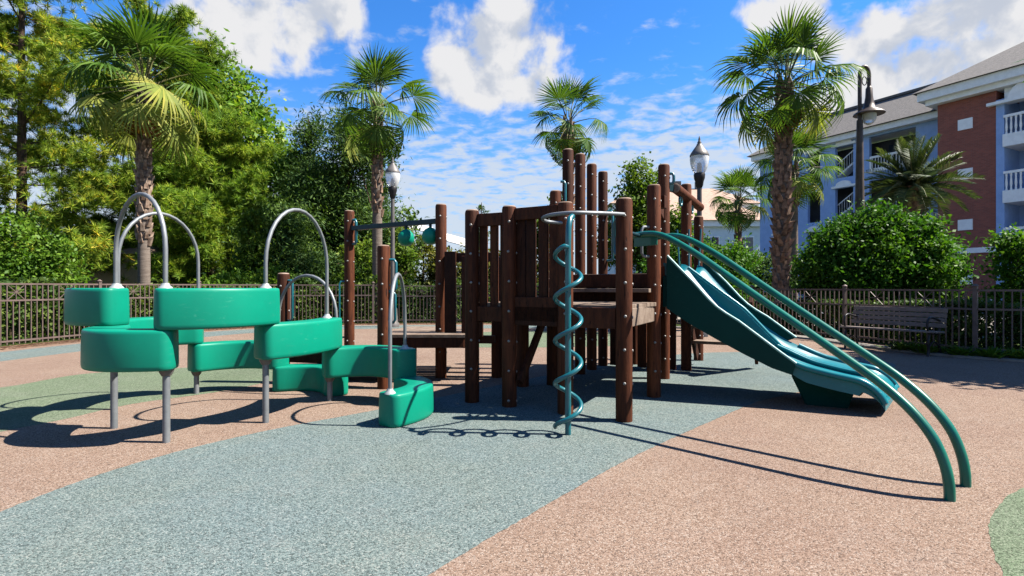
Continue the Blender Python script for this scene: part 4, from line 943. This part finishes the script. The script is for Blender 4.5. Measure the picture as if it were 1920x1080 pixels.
# low railing behind it
upright(Vector((-.80, 6.93, 0)), -.15, .15, .045, .56, 1.66); upright(Vector((-.60, 6.88, 0)), -.15, .10, .045, .56, 1.6); upright(Vector((-.42, 6.85, 0)), -.15, .10, .045, .56, 1.6); plank((-.62, 6.95, .52), (-.22, 6.90, .52), .10, .10)
plank((-.86, 7.00, 1.585), (-.25, 6.90, 1.585), .04, .12)
# stepping beam between the two short posts
plank(F1.lerp(F3, .055)+Z*.345, F1.lerp(F3, .945)+Z*.345, .16, .15, 'board', 'balance_beam')
deck(Vector((-2.55, 6.9, 0)), Vector((1.0, -.28, 0)), Vector((.12, .5, 0)), .26, 4, seed=6)
plank((-2.5, 7.1, .17), (-1.6, 6.85, .17), .3, .12)
# overhead beam with hanging grips
def beam():
    p, q = F2+Z*2.075+(F4-F2).normalized()*.07, F4+Z*2.075-(F4-F2).normalized()*.07
    o = MB().bar(p, q, .06, .068).build('overhead_beam', 'dark_teal', play, None, .008)
    for f in (.66, .93):
        c = p.lerp(q, f); MB().tube([c-Z*.03, c-Z*.09], .02, 8).build('hanger', 'dark_teal', o)
        MB().lathe(c-Z*.31, [(.02, .0), (.07, .015), (.105, .06), (.115, .12), (.10, .17), (.06, .215), (.02, .235)], 20).build('hanging_grip', 'pod', o, 60)
beam()
def handle(p, d, z0, z1, m, out=.085, r=.014):
    """D-shaped grab handle on a post at p, standing out along d"""
    p = Vector((p[0], p[1], 0)); d = Vector(d).normalized(); a = p+d*(PR-.01); b = p+d*(PR+out)
    pts = [a+Z*z1, a.lerp(b, .75)+Z*z1, b+Z*(z1-.035), b+Z*((z0+z1)/2), b+Z*(z0+.035), a.lerp(b, .75)+Z*z0, a+Z*z0]
    MB().tube(pts, r, 8).build('grab_handle', m, play, 60)
handle(F2, (1, -.5, 0), 1.84, 2.20, 'teal_tube', .06, .02); handle(F2, (-1, -.6, 0), .45, 1.28, 'teal_tube', .07); handle(F1, (1, -.4, 0), .78, 1.28, 'teal_tube', .07)
handle(F3, (1, -.2, 0), 1.15, 1.52, 'teal_tube', .08, .018); handle(F3, (1, -.2, 0), .78, 1.14, 'teal_tube', .07, .016)
handle(Bb, (-.9, -.5, 0), 1.53, 1.85, 'steel', .10, .016); handle((.56, 6.85), (1, -.2, 0), 2.0, 2.55, 'teal_tube', .05, .018)
handle(A, (.4, .9, 0), 1.45, 1.82, 'dark_teal', .08); handle(A, (-.3, .95, 0), 1.50, 1.82, 'teal_tube', .10, .018)
handle(T[3], (.8, -.6, 0), 1.6, 2.35, 'teal_tube', .09, .02)
# hanging log beam on the right posts
q0, q1 = Vector((2.18, 7.12, 2.52)), Vector((3.12, 8.85, 2.52))
lb = MB(); lb.tube([q0, q1], .068, 16); lo = lb.build('log_beam', 'wood', play, 50)
for e, dd in ((q0, -1), (q1, 1)):
    d = (q1-q0).normalized()*dd; MB().tube([e+d*.001, e+d*.008], [.066, .05], 16).build('log_end', 'endgrain', lo)
plank(B2+Z*2.52, q0+Z*0.0+Vector((.05, .1, 0)), .05, .10, 'dark_teal', 'beam_bracket')
for f in (.18, .62):
    c = q0.lerp(q1, f)-Z*.12; pts = [c+Vector((.07*math.cos(t*.4488)*.5, .07*math.cos(t*.4488)*.87, .07*math.sin(t*.4488))) for t in range(15)]
    MB().tube(pts, .016, 8, caps=False).build('hanging_ring', 'teal_tube', lo, 60)
handle((1.99, 6.99), (1, -.3, 0), 2.55, 2.68, 'teal_tube', .05, .02)
# climbing net frame glimpsed behind the landing
for k in range(4): MB().tube([UV(-.25+.12*k, 2.9, 1.35), UV(-.35+.16*k, 3.0, 2.0)], .012, 6).build('net_rope', 'teal_tube', play)

# ------------------------------------------------------------------ spiral climber
def spiral():
    b = Vector((.455, 4.33, 0)); r = thing('spiral_climber', 'teal steel corkscrew climber with centre pole and grey top hoop', 'climber', tuple(b))
    top = [b-Z*.05, b+Z*.8, b+Z*1.55, b+Vector((.004, 0, 1.68)), b+Vector((.02, .03, 1.76)), b+Vector((.045, .09, 1.785))]
    MB().tube(top, .0245, 14).build('centre_pole', 'teal_tube', r, 60)
    pts = []; zt, zb = 1.525, .055; n = 150
    for k in range(n+1):
        z = zt+(zb-zt)*k/n; ph = (z-1.287)/.347*2*math.pi; pts.append(b+Vector((.106*math.cos(ph), .106*math.sin(ph), z)))
    MB().tube([b+Z*1.525+Vector((0, 0, 0))]+pts, .0185, 10).build('spiral_tube', 'teal_tube', r, 70)
    hoop = spline([Cc+Vector((-.02, -.05, 1.80)), (.33, 4.98, 1.81), (.275, 4.78, 1.815), (.34, 4.55, 1.815), (.50, 4.425, 1.815), (.68, 4.47, 1.82), (.85, 4.58, 1.83), (.985, 4.70, 1.84)], 6)
    MB().tube(hoop, .0165, 12).build('top_hoop', 'steel', r, 60)
spiral()

# ------------------------------------------------------------------ sliding rails
def sliding_rails():
    r = thing('banister_slide', 'pair of long green tube rails bending down to the ground', 'climber', (2.6, 3.1, 0))
    s0 = Vector((1.24, 5.24, 0)); e0 = Vector((2.465, 3.0, 0)); dr = (e0-s0); L = dr.length; dr.normalize(); side = Vector((.270, .212, 0))
    prof = [(-.12, 1.70), (0, 1.712), (.20, 1.705), (.36, 1.665), (.55, 1.58), (.79, 1.45), (1.1, 1.262), (1.4, 1.08), (1.7, .90), (2.0, .72), (2.2, .595), (2.36, .465), (2.47, .33), (2.525, .20), (2.548, .08), (2.55, -.05)]
    for k in range(2):
        pts = spline([s0+dr*s+side*k+Z*z for s, z in prof], 5)
        MB().tube(pts, .028, 16).build('tube_rail', 'green_tube', r, 60)
    MB().tube([A0+V*.06+Z*1.70, A0+V*1.12+Z*1.70], .018, 10).build('cross_bar', 'dark_teal', r, 60)
    MB().obox(s0+dr*.10+side*.0+Z*1.645, dr*.16, side.normalized()*.006, Z*.05).build('bracket_plate', 'green_tube', r, None, .004)
sliding_rails()

# ------------------------------------------------------------------ slide
def slide():
    r = thing('slide', 'double blue plastic slide with dark green side panels', 'slide', tuple(UV(1.7, 1.8)))
    v0, v1 = 1.30, 2.32
    def S(u, v, z): return UV(u+.20*(v-v0)/(v1-v0), v, z)             # the chute leaves the tower a little askew
    tops = [(.075, 1.54), (.20, 1.405), (.34, 1.26), (.50, 1.075), (.585, .99), (.68, .92), (.80, .845), (1.0, .69), (1.10, .612), (1.20, .535), (1.33, .44)]
    bots = [(1.30, .33), (1.12, .385), (.868, .505), (.60, .645), (.34, .79), (.20, .88), (.075, .965)]
    for v, umax in ((v0, 9), (v1, 1.15)):
        tp = [t for t in tops if t[0] < umax]; bt = [t for t in bots if t[0] < umax-.03]
        o = MB().prism([S(u, v-.022, z) for u, z in tp+bt], V*.044).build('side_panel', 'panel', r, None, .004)
        MB().tube([S(u, v, z+.004) for u, z in tp], .014, 8).build('panel_trim', 'panel_edge', o, 60)
    prof = spline([(0.02, 0, 1.36), (.10, 0, 1.33), (.24, 0, 1.17), (.45, 0, .94), (.70, 0, .70), (.95, 0, .52), (1.17, 0, .43), (1.36, 0, .365), (1.62, 0, .305), (1.84, 0, .265), (1.94, 0, .225), (2.01, 0, .165), (2.05, 0, .10)], 5)
    w0, w1 = v0+.03, v1-.03; n = 48; m = n+1; vs, fs = [], []; vm = (w0+w1)/2
    hh = lambda u: .11 if u < .9 else .11-(u-.9)/.5*.05 if u < 1.4 else .06 if u < 1.85 else max(.02, .06-(u-1.85)*.15)
    fr = [k/n for k in range(n+1)]
    def lane(f): t = ((f*2) % 1.0)*2-1 if f < 1 else 1.0; return abs(t)**3.2
    for p in prof:
        for f in fr: vs.append(S(p.x, w0+(w1-w0)*f, p.z+hh(p.x)*lane(f)))
    N = len(prof); off = len(vs)
    for p in prof:
        for f in fr: vs.append(S(p.x, w0+(w1-w0)*f, max(.02, p.z-.028-.085*max(0, min(1, (p.x-1.2)/.2))*(.75+.25*(1-abs(2*f-1)**6))*(1 if p.x < 1.86 else .3))))
    for i in range(N-1):
        for k in range(n):
            fs.append((i*m+k, i*m+k+1, (i+1)*m+k+1, (i+1)*m+k)); fs.append((off+i*m+k, off+(i+1)*m+k, off+(i+1)*m+k+1, off+i*m+k+1))
        fs.append((i*m, (i+1)*m, off+(i+1)*m, off+i*m)); fs.append((i*m+n, off+i*m+n, off+(i+1)*m+n, (i+1)*m+n))
    for k in range(n):
        fs.append((k, off+k, off+k+1, k+1)); fs.append(((N-1)*m+k, (N-1)*m+k+1, off+(N-1)*m+k+1, off+(N-1)*m+k))
    MB().add(vs, fs).build('chute', 'slide', r, 50)
    for v, ra, u0 in ((w0-.012, .032, 1.30), (vm-.035, .020, 1.0), (vm+.035, .020, 1.0), (w1+.012, .032, 1.10)):   # rolled lips of the lanes
        pts = [S(p.x, v, p.z+hh(p.x)-.006) for p in prof if p.x > u0]; MB().tube(pts, ra, 12).build('rolled_lip', 'slide', r, 60)
    MB().tube([S(2.045, w0+(w1-w0)*f, .125+.02*lane(f)) for f in fr], .024, 10).build('rolled_lip', 'slide', r, 60)
    dv = [(.095, 1.42), (.25, 1.30), (.45, 1.145), (.62, 1.015), (.70, .95), (.80, .845), (.94, .69), (1.08, .545)]
    db = [(1.08, .46), (.94, .52), (.70, .70), (.45, .94), (.24, 1.17), (.095, 1.33)]
    o = MB().prism([S(u, vm-.03, z) for u, z in dv+db], V*.06).build('lane_divider', 'slide', r, None, .01)
    MB().tube([S(u, vm, z+.004) for u, z in dv], .022, 8).build('divider_top', 'slide', o, 60)
    MB().prism([S(1.36, v0+.26, -.02), S(1.72, v0+.26, -.02), S(1.80, v0+.18, .21), S(1.24, v0+.18, .30)], V*.56).build('foot', 'panel', r, None, .02)  # blue foot takes the dark panel colour, painting in its shade
    MB().obox(UV(.045, (v0+v1)/2, 1.15), U*.02, V*(v1-v0)*.5, Z*.17).build('mounting_board', 'panel', r, None, .006)
slide()

# ------------------------------------------------------------------ bench
def bench():
    a, b = Vector((6.42, 10.45, 0)), Vector((7.2, 9.1, 0)); d = (b-a).normalized(); bk = Vector((-d.y, d.x, 0))
    if bk.x < 0: bk = -bk
    r = thing('park_bench', 'slatted park bench with black iron ends in the shade by the fence', 'bench', tuple((a+b)/2))
    L = (b-a).length
    for k in range(5):
        o = .03+.085*k; p = a+bk*o+Z*(.425-.004*k); q = b+bk*o+Z*(.425-.004*k); MB().bar(p, q, .07, .032).build('seat_slat', 'slat', r, None, .006)
    for k in range(4):
        z = .52+.088*k; o = .43+.028*k; MB().obox((a+b)/2+bk*o+Z*z, d*L/2, bk*.014, Z*.037).build('back_slat', 'slat', r, None, .006)
    for f in (.06, .94):
        c = a.lerp(b, f); mb = MB()
        def T_(pts, rad): mb.tube(spline([c+bk*o+Z*z for o, z in pts], 5), rad, 8)
        T_([(.0, -.01), (.035, .10), (.02, .24), (.06, .38), (.02, .40)], .022); T_([(.50, -.01), (.44, .12), (.42, .30), (.44, .45), (.52, .70), (.56, .85)], .022)
        T_([(.02, .39), (.22, .385), (.43, .38)], .018); T_([(.05, .16), (.22, .25), (.42, .16)], .014)
        o = mb.build('end_frame', 'iron', r, 60)
        m2 = MB(); m2.tube(spline([c+bk*o_+Z*z for o_, z in ((.03, .40), (-.01, .52), (.02, .63), (.12, .67), (.30, .64), (.47, .60))], 6), .019, 8); m2.build('armrest', 'iron', o, 60)
bench()

# ------------------------------------------------------------------ lamps
def acorn_lamp(label, x, y, H, m):
    r = thing('lamp_post', label, 'lamp', (x, y, 0)); c = Vector((x, y, 0)); zf = H-1.05
    MB().lathe(c, [(.20, 0), (.20, .10), (.15, .16), (.13, .55), (.10, .62), (.075, .75), (.068, 1.2), (.055, zf-.25), (.052, zf)], 18).build('pole', m, r, 50)
    MB().lathe(c, [(.05, zf-.22), (.085, zf-.16), (.10, zf-.05), (.125, zf+.02), (.135, zf+.12), (.12, zf+.15)], 18).build('fitter', 'iron', r, 50)
    MB().lathe(c, [(.12, zf+.151), (.17, zf+.24), (.21, zf+.38), (.222, zf+.50), (.215, zf+.56)], 20).build('globe', 'globe', r, 60)
    MB().lathe(c, [(.05, zf+.10), (.05, zf+.30), (.04, zf+.40)], 10).build('bulb', 'white_collar', r, 60)
    g = MB().lathe(c, [(.226, zf+.561), (.226, zf+.59), (.19, zf+.66), (.12, zf+.76), (.075, zf+.82), (.06, zf+.86)], 20).build('cap', 'lamp_grey', r, 50)
    MB().lathe(c, [(.045, zf+.861), (.05, zf+.90), (.025, zf+.94), (.03, zf+.97), (.008, zf+1.05)], 12).build('finial', 'lamp_grey', g, 50)
acorn_lamp('grey acorn globe lamp post at the back fence on the left', -3.58, 16.0, 5.1, 'lamp_grey')
acorn_lamp('dark acorn globe lamp post behind the hanging log beam', 4.55, 12.95, 4.86, 'lamp_dark')
def gooseneck():
    d = 16.0; x = .652*d; r = thing('street_lamp', 'tall brown street lamp with curled arm and bell shade', 'lamp', (x, d, 0)); c = Vector((x, d, 0)); H = 7.75
    MB().lathe(c, [(.22, 0), (.22, .3), (.16, .5), (.135, 3.0), (.10, 5.3), (.085, 6.2)], 16).build('pole', 'lamp_brown', r, 50)
    pts = [c+Z*6.2]+[c+Vector((.14-.14*math.cos(t), 0, 7.55+.26*math.sin(t))) for t in [math.pi*k/12 for k in range(13)]]+[c+Vector((.28, 0, 7.2))]
    MB().tube(pts, .055, 10).build('curled_arm', 'lamp_brown', r, 60)
    m = MB(); ring = [c+Vector((.14+.07*math.cos(k*.5236), 0, 7.38+.13*math.sin(k*.5236))) for k in range(13)]; m.tube(ring, .014, 6, caps=False); m.build('scroll', 'lamp_brown', r, 60)
    s = c+Vector((.28, 0, 0))
    sh = MB().lathe(s, [(.05, 7.22), (.09, 7.15), (.10, 6.9), (.13, 6.72), (.17, 6.55), (.40, 6.42), (.42, 6.38)], 20).build('bell_shade', 'lamp_brown', r, 50)
    MB().lathe(s, [(.20, 6.379), (.19, 6.25), (.13, 6.12), (.04, 6.06)], 18).build('lens', 'globe', sh, 60)
gooseneck()

# ------------------------------------------------------------------ groups of like things
GROUPS = {'fan_palm': 'fan palms round the playground', 'picket_fence': 'runs of picket fence round the playground', 'pine_tree': 'pines on the left', 'evergreen_tree': 'dark evergreens behind the fence',
          'leafy_shrub': 'bright shrubs behind the fence', 'olive_bush': 'olive bushes behind the fence', 'light_green_tree': 'light green trees behind the tower', 'round_bush': 'rounded bushes on the right',
          'hedge': 'hedges along the fence', 'leafy_plant': 'leafy clumps by the bench fence', 'lamp_post': 'acorn lamp posts'}
for o in C.objects:
    if o.parent is None and 'category' in o:
        g = GROUPS.get(o.name.split('.')[0])
        if g: o['group'] = g
